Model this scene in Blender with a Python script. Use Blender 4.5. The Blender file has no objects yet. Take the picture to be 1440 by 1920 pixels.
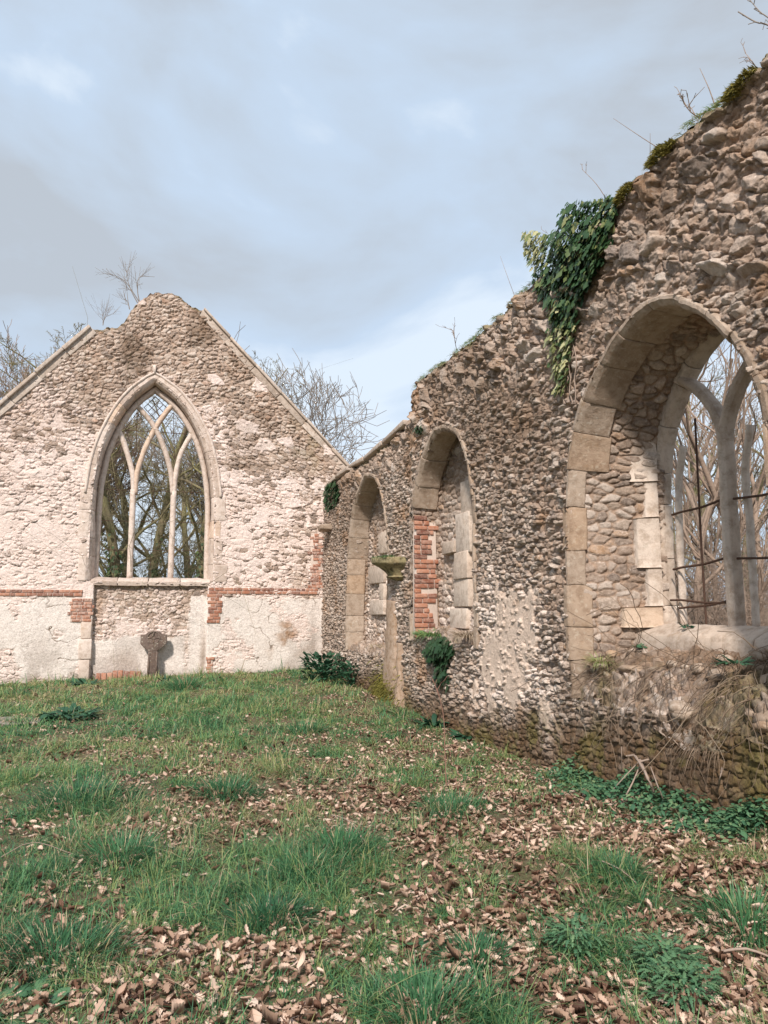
import bpy, math, random
import numpy as np
from mathutils import Vector, Matrix

# ------------------------------------------------------------------ camera, sky, sun
SC = bpy.context.scene
COL = SC.collection
F = 1387.0; TAU = math.atan(180 / F); TH = math.atan(420 * math.cos(TAU) / F); H = 1.6
W = 3.79; D = 17.77            # inner face of the side wall (x) and of the gable (y)
cam = bpy.data.cameras.new('camera'); camo = bpy.data.objects.new('camera', cam); COL.objects.link(camo)
cam.sensor_fit = 'VERTICAL'; cam.sensor_height = 36.0; cam.lens = F / 1920 * 36
cam.clip_start = 0.05; cam.clip_end = 2000
camo.location = (0, 0, H); camo.rotation_euler = (math.pi / 2 + TAU, 0, -TH)
SC.camera = camo
SC.view_settings.view_transform = 'Standard'; SC.view_settings.look = 'None'
SC.view_settings.exposure = 0.85; SC.view_settings.gamma = 1.0
SC.cycles.max_bounces = 6; SC.cycles.diffuse_bounces = 3

SUN_EL = 40.0; SUN_AZ = 210.0     # degrees; azimuth clockwise from +y: behind the camera, to the left
wd = bpy.data.worlds.new('World'); SC.world = wd; wd.use_nodes = True
nt = wd.node_tree; nt.nodes.clear()
def wn(t, **k):
    n = nt.nodes.new(t)
    for a, b in k.items(): setattr(n, a, b)
    return n
wout = wn('ShaderNodeOutputWorld'); bg = wn('ShaderNodeBackground'); bg.inputs[1].default_value = 0.1
sky = wn('ShaderNodeTexSky', sky_type='NISHITA', sun_disc=False)
sky.sun_elevation = math.radians(SUN_EL); sky.sun_rotation = math.radians(SUN_AZ)
sky.air_density = 1.0; sky.dust_density = 2.0; sky.ozone_density = 2.0
tc = wn('ShaderNodeTexCoord')
mp = wn('ShaderNodeMapping'); mp.inputs['Scale'].default_value = (1.0, 1.0, 2.0); mp.inputs['Location'].default_value = (0.35, 0.1, 0.42); mp.inputs['Rotation'].default_value = (0, 0, -0.30)
n1 = wn('ShaderNodeTexNoise'); n1.inputs['Scale'].default_value = 2.1; n1.inputs['Detail'].default_value = 8; n1.inputs['Roughness'].default_value = 0.5; n1.inputs['Distortion'].default_value = 0.35
r1 = wn('ShaderNodeValToRGB')
els = r1.color_ramp.elements
els[0].position = 0.40; els[0].color = (0.68, 0.77, 0.87, 1)
els[1].position = 0.60; els[1].color = (0.46, 0.505, 0.56, 1)
e = els.new(0.46); e.color = (0.52, 0.63, 0.77, 1)
e = els.new(0.52); e.color = (0.50, 0.585, 0.69, 1)
sc_ = wn('ShaderNodeVectorMath', operation='SCALE'); sc_.inputs['Scale'].default_value = 6.6
mx = wn('ShaderNodeMix', data_type='RGBA'); mx.inputs[0].default_value = 0.93
nt.links.new(tc.outputs['Generated'], mp.inputs[0]); nt.links.new(mp.outputs[0], n1.inputs['Vector'])
nt.links.new(n1.outputs[0], r1.inputs[0]); nt.links.new(r1.outputs[0], sc_.inputs[0])
nt.links.new(sky.outputs[0], mx.inputs[6]); nt.links.new(sc_.outputs[0], mx.inputs[7])
nt.links.new(mx.outputs[2], bg.inputs[0]); nt.links.new(bg.outputs[0], wout.inputs[0])

sl = bpy.data.lights.new('sun', 'SUN'); sl.energy = 2.7; sl.angle = math.radians(5); sl.color = (1.0, 0.92, 0.84)
slo = bpy.data.objects.new('sun', sl); COL.objects.link(slo)
az = math.radians(SUN_AZ); el = math.radians(SUN_EL)
sdir = Vector((math.sin(az) * math.cos(el), math.cos(az) * math.cos(el), math.sin(el)))
slo.rotation_euler = sdir.to_track_quat('Z', 'Y').to_euler()

# ------------------------------------------------------------------ picture -> place helpers
FW = np.array((math.sin(TH) * math.cos(TAU), math.cos(TH) * math.cos(TAU), math.sin(TAU)))
RT = np.array((math.cos(TH), -math.sin(TH), 0.0))
UP = np.array((-math.sin(TH) * math.sin(TAU), -math.cos(TH) * math.sin(TAU), math.cos(TAU)))
def ray(px, py): return FW + (px - 720) / F * RT + (960 - py) / F * UP
def onX(px, py, X=W):
    r = ray(px, py); return np.array((X, r[1] * X / r[0], H + r[2] * X / r[0]))
def onY(px, py, Y=D):
    r = ray(px, py); return np.array((r[0] * Y / r[1], Y, H + r[2] * Y / r[1]))

# ------------------------------------------------------------------ noise
def h2(ix, iy, seed):
    ix = np.asarray(ix).astype(np.int64).astype(np.uint32); iy = np.asarray(iy).astype(np.int64).astype(np.uint32)
    with np.errstate(over='ignore'):
        x = ix * np.uint32(374761393) + iy * np.uint32(668265263) + np.uint32((seed * 2246822519) & 0xffffffff)
        x = (x ^ (x >> np.uint32(13))) * np.uint32(1274126177)
        x = (x ^ (x >> np.uint32(16))) * np.uint32(2246822519)
        x = x ^ (x >> np.uint32(15))
    return x.astype(np.float64) / 4294967295.0
def vn(x, y, seed=0):
    x = np.asarray(x, float); y = np.asarray(y, float)
    ix = np.floor(x); iy = np.floor(y); fx = x - ix; fy = y - iy
    fx = fx * fx * (3 - 2 * fx); fy = fy * fy * (3 - 2 * fy)
    a = h2(ix, iy, seed); b = h2(ix + 1, iy, seed); c = h2(ix, iy + 1, seed); d = h2(ix + 1, iy + 1, seed)
    return (a * (1 - fx) + b * fx) * (1 - fy) + (c * (1 - fx) + d * fx) * fy
def fbm(x, y, seed=0, o=4):
    s = 0; a = 0.5; t = 0
    for k in range(o):
        s = s + a * vn(np.asarray(x) * 2 ** k + 17.3 * k, np.asarray(y) * 2 ** k - 9.1 * k, seed + k); t += a; a *= 0.5
    return s / t
def ss(a, b, x):
    t = np.clip((np.asarray(x, float) - a) / (b - a), 0, 1); return t * t * (3 - 2 * t)
def blob(u, v, cu, cv, ru, rv): return np.exp(-(((u - cu) / ru) ** 2 + ((v - cv) / rv) ** 2))

def stones(u, v, cu, cv, seed, mort=0.05, jit=0.85, warp=0.22, soft=0.2, knap=0.5):
    """a field of rounded, partly broken flints laid in rough courses: height 0..~1.3, stone mask, two random numbers per stone"""
    a = u / cu; b = v / cv
    wx = fbm(a * 0.9, b * 0.9, seed + 5, 3) - .5; wy = fbm(a * 0.9 + 31, b * 0.9, seed + 6, 3) - .5
    a = a + warp * 2 * wx; b = b + warp * 2 * wy
    ib = np.floor(b)
    F1 = np.full(a.shape, 9.0); F2 = F1.copy(); R = np.zeros_like(a); S = np.zeros_like(a); DX = np.zeros_like(a); DY = np.zeros_like(a)
    for dj in (-1, 0, 1):
        cj = ib + dj
        off = h2(cj, cj * 0 + 7, seed + 1)
        ia = np.floor(a + off)
        for di in (-1, 0, 1):
            ci = ia + di
            k1 = h2(ci, cj, seed + 2); k2 = h2(ci, cj, seed + 3); k3 = h2(ci, cj, seed + 4)
            dx = a - (ci + .5 + (k1 - .5) * jit - off); dy = b - (cj + .5 + (k2 - .5) * jit * .8)
            th = (k3 - .5) * 1.5; c = np.cos(th); s = np.sin(th)
            ex = (c * dx + s * dy) * (0.82 + .3 * k1); ey = (-s * dx + c * dy) * (1.0 + .3 * k2)
            d = np.sqrt(ex * ex + ey * ey) / (.72 + .5 * k3)
            near = d < F1
            F2 = np.where(near, F1, np.minimum(F2, d))
            F1 = np.where(near, d, F1)
            R = np.where(near, h2(ci, cj, seed + 8), R); S = np.where(near, h2(ci, cj, seed + 9), S)
            DX = np.where(near, dx, DX); DY = np.where(near, dy, DY)
    m = ss(mort, mort + soft, F2 - F1)
    dome = np.sqrt(np.clip(1 - (F1 / .8) ** 2, 0, 1))
    g1 = (h2(R * 1e6, R * 0, seed + 20) - .5); g2 = (h2(R * 1e6, R * 0 + 1, seed + 21) - .5)
    # knapped faces: a flat cut across the dome
    cut = .75 + (DX * g1 + DY * g2) * 2.2 * knap
    top = np.minimum(dome, cut)
    cr = np.abs(fbm(a * 2.3 + R * 60, b * 2.3 + S * 60, seed + 30, 3) - .5) * 2
    h = m * (.3 + .7 * top) * (.45 + .75 * S) * (.82 + .5 * cr * min(1, knap * 1.3)) 
    return h, m, R, S

# ------------------------------------------------------------------ mesh and object helpers
def rootloc(o):
    while o.parent: o = o.parent
    return np.array(o.location)
def mk(name, V, faces, mat, parent=None, attrs=None, smooth=True, local=False, label=None):
    V = np.asarray(V, np.float64).reshape(-1, 3)
    fl = [np.asarray(f, np.int64) for f in (faces if isinstance(faces, list) else [faces]) if len(f)]
    lv = np.concatenate([f.ravel() for f in fl]); tot = np.concatenate([np.full(len(f), f.shape[1]) for f in fl])
    used = np.zeros(len(V), bool); used[lv] = True
    if not used.all():
        mapi = np.cumsum(used) - 1; lv = mapi[lv]; V = V[used]
        if attrs: attrs = {k: np.asarray(a).reshape(-1, 4)[used] for k, a in attrs.items()}
    if parent is not None and not local: V = V - rootloc(parent)
    me = bpy.data.meshes.new(name)
    me.vertices.add(len(V)); me.vertices.foreach_set('co', V.astype(np.float32).ravel())
    me.loops.add(len(lv)); me.loops.foreach_set('vertex_index', lv.astype(np.int32))
    me.polygons.add(len(tot)); me.polygons.foreach_set('loop_start', (np.cumsum(tot) - tot).astype(np.int32))
    if smooth: me.polygons.foreach_set('use_smooth', np.ones(len(tot), bool))
    me.update(calc_edges=True)
    for k, a in (attrs or {}).items():
        at = me.attributes.new(k, 'FLOAT_COLOR', 'POINT'); at.data.foreach_set('color', np.asarray(a, np.float32).ravel())
    me.materials.append(mat)
    o = bpy.data.objects.new(name, me); COL.objects.link(o)
    if parent is not None: o.parent = parent
    if label: o['label'] = label
    return o
def thing(name, label, cat, loc=(0, 0, 0), group=None, rz=0):
    o = bpy.data.objects.new(name, None); COL.objects.link(o); o.empty_display_size = .2
    o.location = loc; o.rotation_euler = (0, 0, rz); o['label'] = label; o['category'] = cat
    if group: o['group'] = group
    return o
def tag(o, label, cat, group=None):
    o['label'] = label; o['category'] = cat
    if group: o['group'] = group
    return o
def recenter(o, p):
    """put a one-mesh thing's origin at its foot"""
    p = Vector([float(q) for q in p]); o.data.transform(Matrix.Translation(-p)); o.location = p; return o
def grid(nr, nc):
    i = np.arange(nr * nc).reshape(nr, nc)
    return np.stack([i[:-1, :-1], i[:-1, 1:], i[1:, 1:], i[1:, :-1]], -1)
class MB:
    def __init__(s): s.v = []; s.f = []; s.n = 0
    def add(s, V, faces):
        for f in faces: s.f.append([i + s.n for i in f])
        s.v.extend([tuple(p) for p in V]); s.n += len(V)
    def build(s, name, mat, parent=None, smooth=False, bevel=0, **k):
        by = {}
        for f in s.f: by.setdefault(len(f), []).append(f)
        o = mk(name, np.array(s.v), [np.array(x) for x in by.values()], mat, parent, smooth=smooth, **k)
        if bevel:
            m = o.modifiers.new('bevel', 'BEVEL'); m.width = bevel; m.segments = 2; m.limit_method = 'ANGLE'; m.angle_limit = .6
        return o
    def box(s, c, x, y, z, hx, hy, hz, rng=None, j=0):
        c = np.array(c, float); P = []
        for a in (-1, 1):
            for b in (-1, 1):
                for d in (-1, 1):
                    q = c + a * hx * np.array(x) + b * hy * np.array(y) + d * hz * np.array(z)
                    if j: q = q + np.array([rng.uniform(-j, j) for _ in range(3)])
                    P.append(q)
        s.add(P, [(0, 1, 3, 2), (4, 6, 7, 5), (0, 4, 5, 1), (2, 3, 7, 6), (0, 2, 6, 4), (1, 5, 7, 3)])
def tubes(p0, p1, r0, r1, n=4):
    p0 = np.asarray(p0, float); p1 = np.asarray(p1, float); r0 = np.asarray(r0, float); r1 = np.asarray(r1, float)
    d = p1 - p0; d = d / (np.linalg.norm(d, axis=1, keepdims=True) + 1e-9)
    ref = np.where(np.abs(d[:, 2:3]) > .9, np.array([[1., 0, 0]]), np.array([[0, 0, 1.]]))
    a = np.cross(d, ref); a /= np.linalg.norm(a, axis=1, keepdims=True) + 1e-9; b = np.cross(d, a)
    N = len(p0); V = np.zeros((N, 2, n, 3))
    for k in range(n):
        c = math.cos(2 * math.pi * k / n); s = math.sin(2 * math.pi * k / n)
        o = a * c + b * s
        V[:, 0, k] = p0 + o * r0[:, None]; V[:, 1, k] = p1 + o * r1[:, None]
    base = np.arange(N)[:, None] * 2 * n; k = np.arange(n)[None]; k2 = (k + 1) % n
    Fq = np.stack([base + k, base + k2, base + n + k2, base + n + k], -1).reshape(-1, 4)
    return V.reshape(-1, 3), Fq
def polytubes(paths, n=4):
    """paths: list of (points, radii) -> one mesh with shared rings"""
    Vs = []; Fs = []; o = 0
    for pts, rad in paths:
        P = np.asarray(pts, float); R = np.broadcast_to(np.asarray(rad, float), (len(P),))
        t = np.gradient(P, axis=0); t /= np.linalg.norm(t, axis=1, keepdims=True) + 1e-9
        ref = np.array([0, 0, 1.]) if abs(t[0, 2]) < .8 else np.array([1., 0, 0])
        a = np.cross(t, ref); a /= np.linalg.norm(a, axis=1, keepdims=True) + 1e-9; b = np.cross(t, a)
        an = np.arange(n) * 2 * math.pi / n
        ring = P[:, None] + (a[:, None] * np.cos(an)[None, :, None] + b[:, None] * np.sin(an)[None, :, None]) * R[:, None, None]
        Vs.append(ring.reshape(-1, 3)); K = len(P)
        i = np.arange((K - 1) * n).reshape(K - 1, n); j = np.roll(i, -1, 1)
        Fs.append((np.stack([i, j, j + n, i + n], -1) + o).reshape(-1, 4)); o += K * n
    return np.concatenate(Vs), np.concatenate(Fs)
def strips(base, dr, side, L, Wd, droop, prof, mid=0.0, bendax=None):
    """leaves and blades: widths prof along a bending midrib; droop bends the tip along -z (or bendax)"""
    base = np.asarray(base, float); N = len(base); K = len(prof); t = np.linspace(0, 1, K)
    L = np.broadcast_to(L, (N,)).astype(float); Wd = np.broadcast_to(Wd, (N,)).astype(float); droop = np.broadcast_to(droop, (N,)).astype(float)
    dr = dr / (np.linalg.norm(dr, axis=1, keepdims=True) + 1e-9)
    side = side - dr * (side * dr).sum(1, keepdims=True); side /= np.linalg.norm(side, axis=1, keepdims=True) + 1e-9
    nrm = np.cross(side, dr)
    bx = np.broadcast_to(np.array([0, 0, -1.]) if bendax is None else bendax, (N, 3))
    C = base[:, None] + dr[:, None] * (L[:, None] * t)[..., None] + bx[:, None] * (L[:, None] * droop[:, None] * t ** 2)[..., None]
    hw = Wd[:, None] * np.asarray(prof)[None]
    if mid:
        M = 3; V = np.zeros((N, K, 3, 3))
        V[:, :, 0] = C - side[:, None] * hw[..., None] + nrm[:, None] * (hw * mid)[..., None]
        V[:, :, 1] = C
        V[:, :, 2] = C + side[:, None] * hw[..., None] + nrm[:, None] * (hw * mid)[..., None]
    else:
        M = 2; V = np.zeros((N, K, 2, 3))
        V[:, :, 0] = C - side[:, None] * hw[..., None]; V[:, :, 1] = C + side[:, None] * hw[..., None]
    i = np.arange(N * K * M).reshape(N, K, M)
    Fq = np.stack([i[:, :-1, :-1], i[:, :-1, 1:], i[:, 1:, 1:], i[:, 1:, :-1]], -1).reshape(-1, 4)
    return V.reshape(-1, 3), Fq, K * M
def rep(col, k): return np.repeat(np.asarray(col, float), k, axis=0)
def smoothpath(pts, step=.03):
    P = np.asarray(pts, float); out = []
    Q = np.vstack([2 * P[0] - P[1], P, 2 * P[-1] - P[-2]])
    for i in range(1, len(Q) - 2):
        n = max(2, int(np.linalg.norm(Q[i + 1] - Q[i]) / step))
        for t in np.linspace(0, 1, n, endpoint=False):
            out.append(.5 * ((2 * Q[i]) + (-Q[i - 1] + Q[i + 1]) * t + (2 * Q[i - 1] - 5 * Q[i] + 4 * Q[i + 1] - Q[i + 2]) * t * t + (-Q[i - 1] + 3 * Q[i] - 3 * Q[i + 1] + Q[i + 2]) * t ** 3))
    out.append(P[-1]); return np.array(out)
def archpath(left, apex, right, step=.03):
    """two smooth halves meeting in a point; left and right go from the foot up"""
    A = smoothpath(list(left) + [apex], step); B = smoothpath(list(right) + [apex], step)
    return np.vstack([A, B[::-1][1:]])
def pathnormals(P):
    """unit normals pointing away from the inside of an arch"""
    t = np.gradient(P, axis=0); t /= np.linalg.norm(t, axis=1, keepdims=True) + 1e-9
    n = np.stack([-t[:, 1], t[:, 0]], 1); c = P.mean(0)
    if ((P - c) * n).sum() < 0: n = -n
    return n
def inside(poly, x, y):
    r = np.zeros(np.shape(x), bool); P = np.asarray(poly); j = len(P) - 1
    for i in range(len(P)):
        xi, yi = P[i]; xj, yj = P[j]
        if yi != yj: r ^= ((yi > y) != (yj > y)) & (x < (xj - xi) * (y - yi) / (yj - yi) + xi)
        j = i
    return r

# ------------------------------------------------------------------ materials
class NM:
    def __init__(s, name, rough=.9):
        s.m = bpy.data.materials.new(name); s.m.use_nodes = True; s.t = s.m.node_tree
        s.b = s.t.nodes['Principled BSDF']; s.b.inputs['Roughness'].default_value = rough
        s.b.inputs['Specular IOR Level'].default_value = .25
        s.tc = s.t.nodes.new('ShaderNodeTexCoord')
    def n(s, t, **k):
        x = s.t.nodes.new(t)
        for a, b in k.items(): setattr(x, a, b)
        return x
    def l(s, a, b): s.t.links.new(a, b)
    def noise(s, scale, detail=4, rough=.6, dist=0, vec=None):
        x = s.n('ShaderNodeTexNoise'); x.inputs['Scale'].default_value = scale; x.inputs['Detail'].default_value = detail
        x.inputs['Roughness'].default_value = rough; x.inputs['Distortion'].default_value = dist
        s.l(vec or s.tc.outputs['Object'], x.inputs['Vector']); return x.outputs[0]
    def ramp(s, fac, stops, interp='LINEAR'):
        r = s.n('ShaderNodeValToRGB'); r.color_ramp.interpolation = interp; e = r.color_ramp.elements
        while len(e) < len(stops): e.new(.5)
        for q, (p, c) in zip(e, stops): q.position = p; q.color = (*c, 1) if len(c) == 3 else c
        s.l(fac, r.inputs[0]); return r.outputs[0]
    def mix(s, fac, a, b, mode='MIX'):
        x = s.n('ShaderNodeMix', data_type='RGBA', blend_type=mode); x.clamp_factor = True
        for v, i in ((fac, 0), (a, 6), (b, 7)):
            if isinstance(v, (int, float)): x.inputs[i].default_value = v
            elif isinstance(v, tuple): x.inputs[i].default_value = (*v, 1)
            else: s.l(v, x.inputs[i])
        return x.outputs[2]
    def math(s, op, a, b=0):
        x = s.n('ShaderNodeMath', operation=op)
        for v, i in ((a, 0), (b, 1)):
            if isinstance(v, (int, float)): x.inputs[i].default_value = v
            else: s.l(v, x.inputs[i])
        return x.outputs[0]
    def attr(s, name):
        x = s.n('ShaderNodeAttribute'); x.attribute_name = name
        p = s.n('ShaderNodeSeparateColor'); s.l(x.outputs['Color'], p.inputs[0])
        return p.outputs[0], p.outputs[1], p.outputs[2], x.outputs['Alpha']
    def bump(s, h, dist, strength=1.0, prev=None):
        x = s.n('ShaderNodeBump'); x.inputs['Distance'].default_value = dist; x.inputs['Strength'].default_value = strength
        s.l(h, x.inputs['Height'])
        if prev: s.l(prev, x.inputs['Normal'])
        s.l(x.outputs[0], s.b.inputs['Normal']); return x.outputs[0]
    def col(s, c):
        if isinstance(c, tuple): s.b.inputs['Base Color'].default_value = (*c, 1)
        else: s.l(c, s.b.inputs['Base Color'])
        return s.m

def flint_material(name, ramp, mortar, white, warm=(.52, .375, .28), plc=((.80, .70, .63), (.88, .81, .75))):
    m = NM(name, .88)
    rnd, mask, wh, orange = m.attr('sa'); moss, dark, plaster, rn2 = m.attr('sb')
    st = m.ramp(rnd, ramp)
    fine = m.noise(34, 6, .7); mid = m.noise(9, 5, .65); big = m.noise(1.7, 4, .6)
    mo = m.mix(mid, tuple(c * .72 for c in mortar), tuple(min(1, c * 1.22) for c in mortar))
    st = m.mix(.24, st, warm)
    st = m.mix(m.ramp(m.noise(22, 5, .7, .6), [(.36, (0, 0, 0)), (.66, (1, 1, 1))]), st, m.mix(.55, st, (.62, .51, .43)))
    c = m.mix(mask, mo, st)
    wv = m.mix(big, white, tuple(x * y for x, y in zip(white, (.93, .86, .8))))
    wv = m.mix(m.math('MULTIPLY', m.ramp(fine, [(.3, (1, 1, 1)), (.5, (0, 0, 0))]), .45), wv, tuple(x * .72 for x in white))
    # limewash flakes off in patches with a ragged edge
    wf = m.math('ADD', wh, m.math('MULTIPLY', m.math('SUBTRACT', m.noise(24, 6, .78), .5), 2.3)); wf = m.math('ADD', wf, m.math('MULTIPLY', m.math('SUBTRACT', rn2, .5), .5))
    c = m.mix(m.ramp(wf, [(.38, (0, 0, 0)), (.62, (1, 1, 1))]), c, wv)
    pl = m.mix(m.noise(3.2, 6, .65), *plc)
    pl = m.mix(m.ramp(m.noise(14, 6, .75), [(.33, (1, 1, 1)), (.47, (0, 0, 0))]), pl, tuple(v * .78 for v in plc[0]))
    c = m.mix(plaster, c, pl)
    c = m.mix(m.math('MULTIPLY', orange, m.math('ADD', mid, .3)), c, (.36, .19, .085))
    c = m.mix(m.math('MULTIPLY', dark, m.math('ADD', mid, .45)), c, m.mix(fine, (.075, .042, .022), (.20, .12, .062)))
    mossf = m.math('MULTIPLY', moss, m.math('ADD', m.math('MULTIPLY', m.noise(17, 6, .7), 1.6), -.1))
    c = m.mix(mossf, c, m.mix(fine, (.075, .075, .016), (.22, .19, .045)))
    c = m.mix(.5, c, m.ramp(fine, [(.25, (.45, .45, .45)), (.75, (1.25, 1.25, 1.25))]), 'MULTIPLY') if False else m.mix(.55, c, m.ramp(fine, [(.30, (.36, .33, .31)), (.60, (1, 1, 1))]), 'MULTIPLY')
    rg_ = m.n('ShaderNodeMapRange'); rg_.inputs[1].default_value = .05; rg_.inputs[2].default_value = .2; rg_.inputs[3].default_value = .45; rg_.inputs[4].default_value = .9; m.l(rnd, rg_.inputs[0]); m.l(rg_.outputs[0], m.b.inputs['Roughness'])
    m.col(c)
    b = m.bump(fine, .02, .8); m.bump(m.noise(90, 4, .7), .006, .7, b)
    return m.m
RAMP_W = [(.0, (.055, .052, .055)), (.14, (.15, .115, .095)), (.3, (.30, .22, .17)), (.55, (.46, .37, .30)), (.75, (.55, .47, .405)), (.9, (.66, .59, .53)), (.96, (.42, .24, .12)), (1., (.13, .12, .12))]
RAMP_G = [(.0, (.08, .065, .06)), (.12, (.22, .15, .115)), (.3, (.45, .33, .26)), (.55, (.58, .46, .385)), (.8, (.69, .58, .50)), (.95, (.74, .65, .58)), (.98, (.42, .21, .12)), (1., (.16, .14, .13))]
M_WALL = flint_material('flint_rubble', RAMP_W, (.46, .325, .24), (.84, .73, .655), plc=((.70, .53, .42), (.81, .665, .55)))
M_GABLE = flint_material('limewashed_flint', RAMP_G, (.50, .37, .285), (.88, .755, .70))

def stone_material(name, a, b, lich=.35, dirt=(.22, .15, .10), dirtamt=.6, isl=True):
    m = NM(name, .85)
    big = m.noise(2.6, 5, .6); mid = m.noise(11, 6, .7); fine = m.noise(60, 4, .7)
    c = m.mix(big, a, b)
    c = m.mix(m.math('MULTIPLY', m.ramp(mid, [(.36, (1, 1, 1)), (.55, (0, 0, 0))]), dirtamt), c, dirt)
    c = m.mix(m.math('MULTIPLY', m.ramp(m.noise(24, 3, .5, .4), [(.6, (0, 0, 0)), (.68, (1, 1, 1))]), lich), c, (.62, .58, .50))
    c = m.mix(m.math('MULTIPLY', m.ramp(m.noise(6.5, 5, .7), [(.56, (0, 0, 0)), (.72, (1, 1, 1))]), .4), c, (.40, .27, .16))
    g = m.n('ShaderNodeNewGeometry')
    c = m.mix(1.0, c, m.ramp(g.outputs['Random Per Island'], [(0, (.74, .70, .66)), (.5, (1, .98, .96)), (.82, (1, .99, .98)), (.9, (.97, .85, .73)), (1, (.88, .86, .84))]), 'MULTIPLY') if isl else c
    m.col(c); p = m.bump(mid, .018, .7); m.bump(fine, .006, .7, p); return m.m
M_ASH = stone_material('weathered_limestone', (.36, .275, .21), (.50, .41, .335))
M_ASHP = stone_material('pale_limestone', (.57, .475, .40), (.70, .605, .525), .3, (.30, .22, .16), .6)
M_GASH = stone_material('limewashed_ashlar', (.62, .51, .445), (.76, .66, .595), .3, (.40, .30, .235), .55)
M_COPE = stone_material('coping_stone', (.50, .42, .36), (.64, .55, .48), .3, (.30, .23, .18), .6)
M_CROSS = stone_material('dark_cross_stone', (.13, .095, .08), (.22, .165, .14), .5, (.06, .045, .04), .5)
M_SLAB = stone_material('slab_stone', (.28, .25, .22), (.36, .32, .28), .3, (.14, .12, .1), .5)

def brick_material(name, tint=1.0):
    m = NM(name, .85)
    g = m.n('ShaderNodeNewGeometry')
    c = m.ramp(g.outputs['Random Per Island'], [(0, (.13, .055, .042)), (.3, (.30, .115, .068)), (.6, (.40, .16, .09)), (.85, (.44, .21, .135)), (1, (.20, .085, .062))])
    c = m.mix(m.math('MULTIPLY', m.ramp(m.noise(18, 6, .75), [(.42, (0, 0, 0)), (.7, (1, 1, 1))]), tint), c, (.62, .47, .39))
    m.col(c); m.bump(m.noise(70, 5, .7), .006, .8); return m.m
M_BRICK = brick_material('red_brick', .5)
M_BRICKP = brick_material('faded_brick', 1.0)
M_MORT = NM('lime_mortar', .95); M_MORT.col(M_MORT.mix(M_MORT.noise(30, 5), (.50, .40, .33), (.72, .61, .54))); M_MORT.bump(M_MORT.noise(60, 5), .006, .8); M_MORT = M_MORT.m
M_IRON = NM('rusty_iron', .7); M_IRON.col(M_IRON.mix(M_IRON.noise(30, 4), (.045, .03, .025), (.12, .06, .035))); M_IRON = M_IRON.m

def leaf_material(name, rampstops, trans=.3, rough=.6, var=.5):
    m = NM(name, rough)
    r, g, b, a = m.attr('lc')
    c = m.ramp(r, rampstops)
    c = m.mix(m.math('MULTIPLY', m.noise(25, 3), var), c, m.mix(1.0, c, (.55, .55, .5), 'MULTIPLY'))
    m.col(c); m.b.inputs['Specular IOR Level'].default_value = .35
    if trans:
        t = m.n('ShaderNodeBsdfTranslucent'); m.l(c, t.inputs[0]); x = m.n('ShaderNodeMixShader'); x.inputs[0].default_value = trans
        out = m.t.nodes['Material Output']; m.l(m.b.outputs[0], x.inputs[1]); m.l(t.outputs[0], x.inputs[2]); m.l(x.outputs[0], out.inputs[0])
    return m.m
M_GRASS = leaf_material('grass_blades', [(0, (.04, .13, .065)), (.3, (.10, .26, .115)), (.55, (.23, .37, .14)), (.72, (.36, .40, .15)), (.85, (.47, .38, .22)), (1, (.60, .47, .32))], .35, .5, .25)
M_LITTER = leaf_material('dead_oak_leaves', [(0, (.075, .038, .026)), (.25, (.17, .085, .055)), (.5, (.32, .205, .14)), (.75, (.53, .36, .27)), (1, (.76, .58, .47))], .12, .75, .4)
M_IVY = leaf_material('ivy_leaves', [(0, (.022, .055, .028)), (.45, (.05, .11, .045)), (.7, (.10, .16, .06)), (.88, (.25, .27, .10)), (1, (.58, .55, .30))], .22, .38, .3)
M_HERB = leaf_material('herb_leaves', [(0, (.03, .085, .05)), (.5, (.075, .19, .10)), (.85, (.15, .28, .14)), (1, (.25, .34, .17))], .28, .5, .3)
M_DRY = leaf_material('dry_stalks', [(0, (.13, .085, .055)), (.5, (.30, .215, .15)), (1, (.52, .42, .31))], .15, .8, .3)
M_MOSS = leaf_material('cushion_moss', [(0, (.10, .095, .02)), (.5, (.24, .21, .045)), (1, (.42, .35, .10))], .2, .9, .3)
def bark_material(name, a, b, green=None, gh=6.):
    m = NM(name, .9); c = m.mix(m.noise(5, 5, .7), a, b)
    if green: c = m.mix(m.ramp(m.noise(2.2, 4), [(.4, (0, 0, 0)), (.65, (1, 1, 1))]), c, green)
    m.col(c); m.bump(m.noise(24, 4), .02, .6); return m.m
M_BARK = bark_material('grey_bark', (.21, .17, .135), (.34, .285, .24))
M_BARKB = bark_material('brown_twigs', (.25, .175, .13), (.37, .285, .225))
M_BARKG = bark_material('algae_green_bark', (.17, .135, .085), (.28, .23, .145), (.22, .205, .095))
M_STICK = bark_material('dead_wood', (.24, .17, .13), (.42, .33, .27))
M_REDSTEM = bark_material('reddish_stem', (.20, .10, .075), (.33, .19, .14))

# ------------------------------------------------------------------ ground
def gh(x, y):
    x = np.asarray(x, float); y = np.asarray(y, float)
    zw = np.interp(y, [1, 4, 5.1, 6.4, 8.7, 12, 17.7, 22], [.22, .19, .12, 0, -.04, .02, .14, .2])
    zg = np.interp(x, [-6, -3.2, 3.5, 5], [-.03, -.01, .13, .14]) * ss(6, 17.7, y)
    w1 = np.exp(-np.abs(W - x) / 1.4)
    g = zw * w1 + zg * (1 - w1)
    fade = ss(0.02, .5, W - x) * ss(.05, .8, D - y)
    g = g + ((fbm(x * .9, y * .9, 301, 3) - .5) * .16 + (fbm(x * 3.5, y * 3.5, 302, 3) - .5) * .05) * (.25 + .75 * fade)
    out = np.maximum(ss(W + .3, W + 6, x), ss(D + .5, D + 8, y))
    far = np.hypot(x, y)
    return g + out * .25 + ss(40, 400, far) * (fbm(x * .01, y * .01, 9, 3) * 4 - 2)
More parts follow.
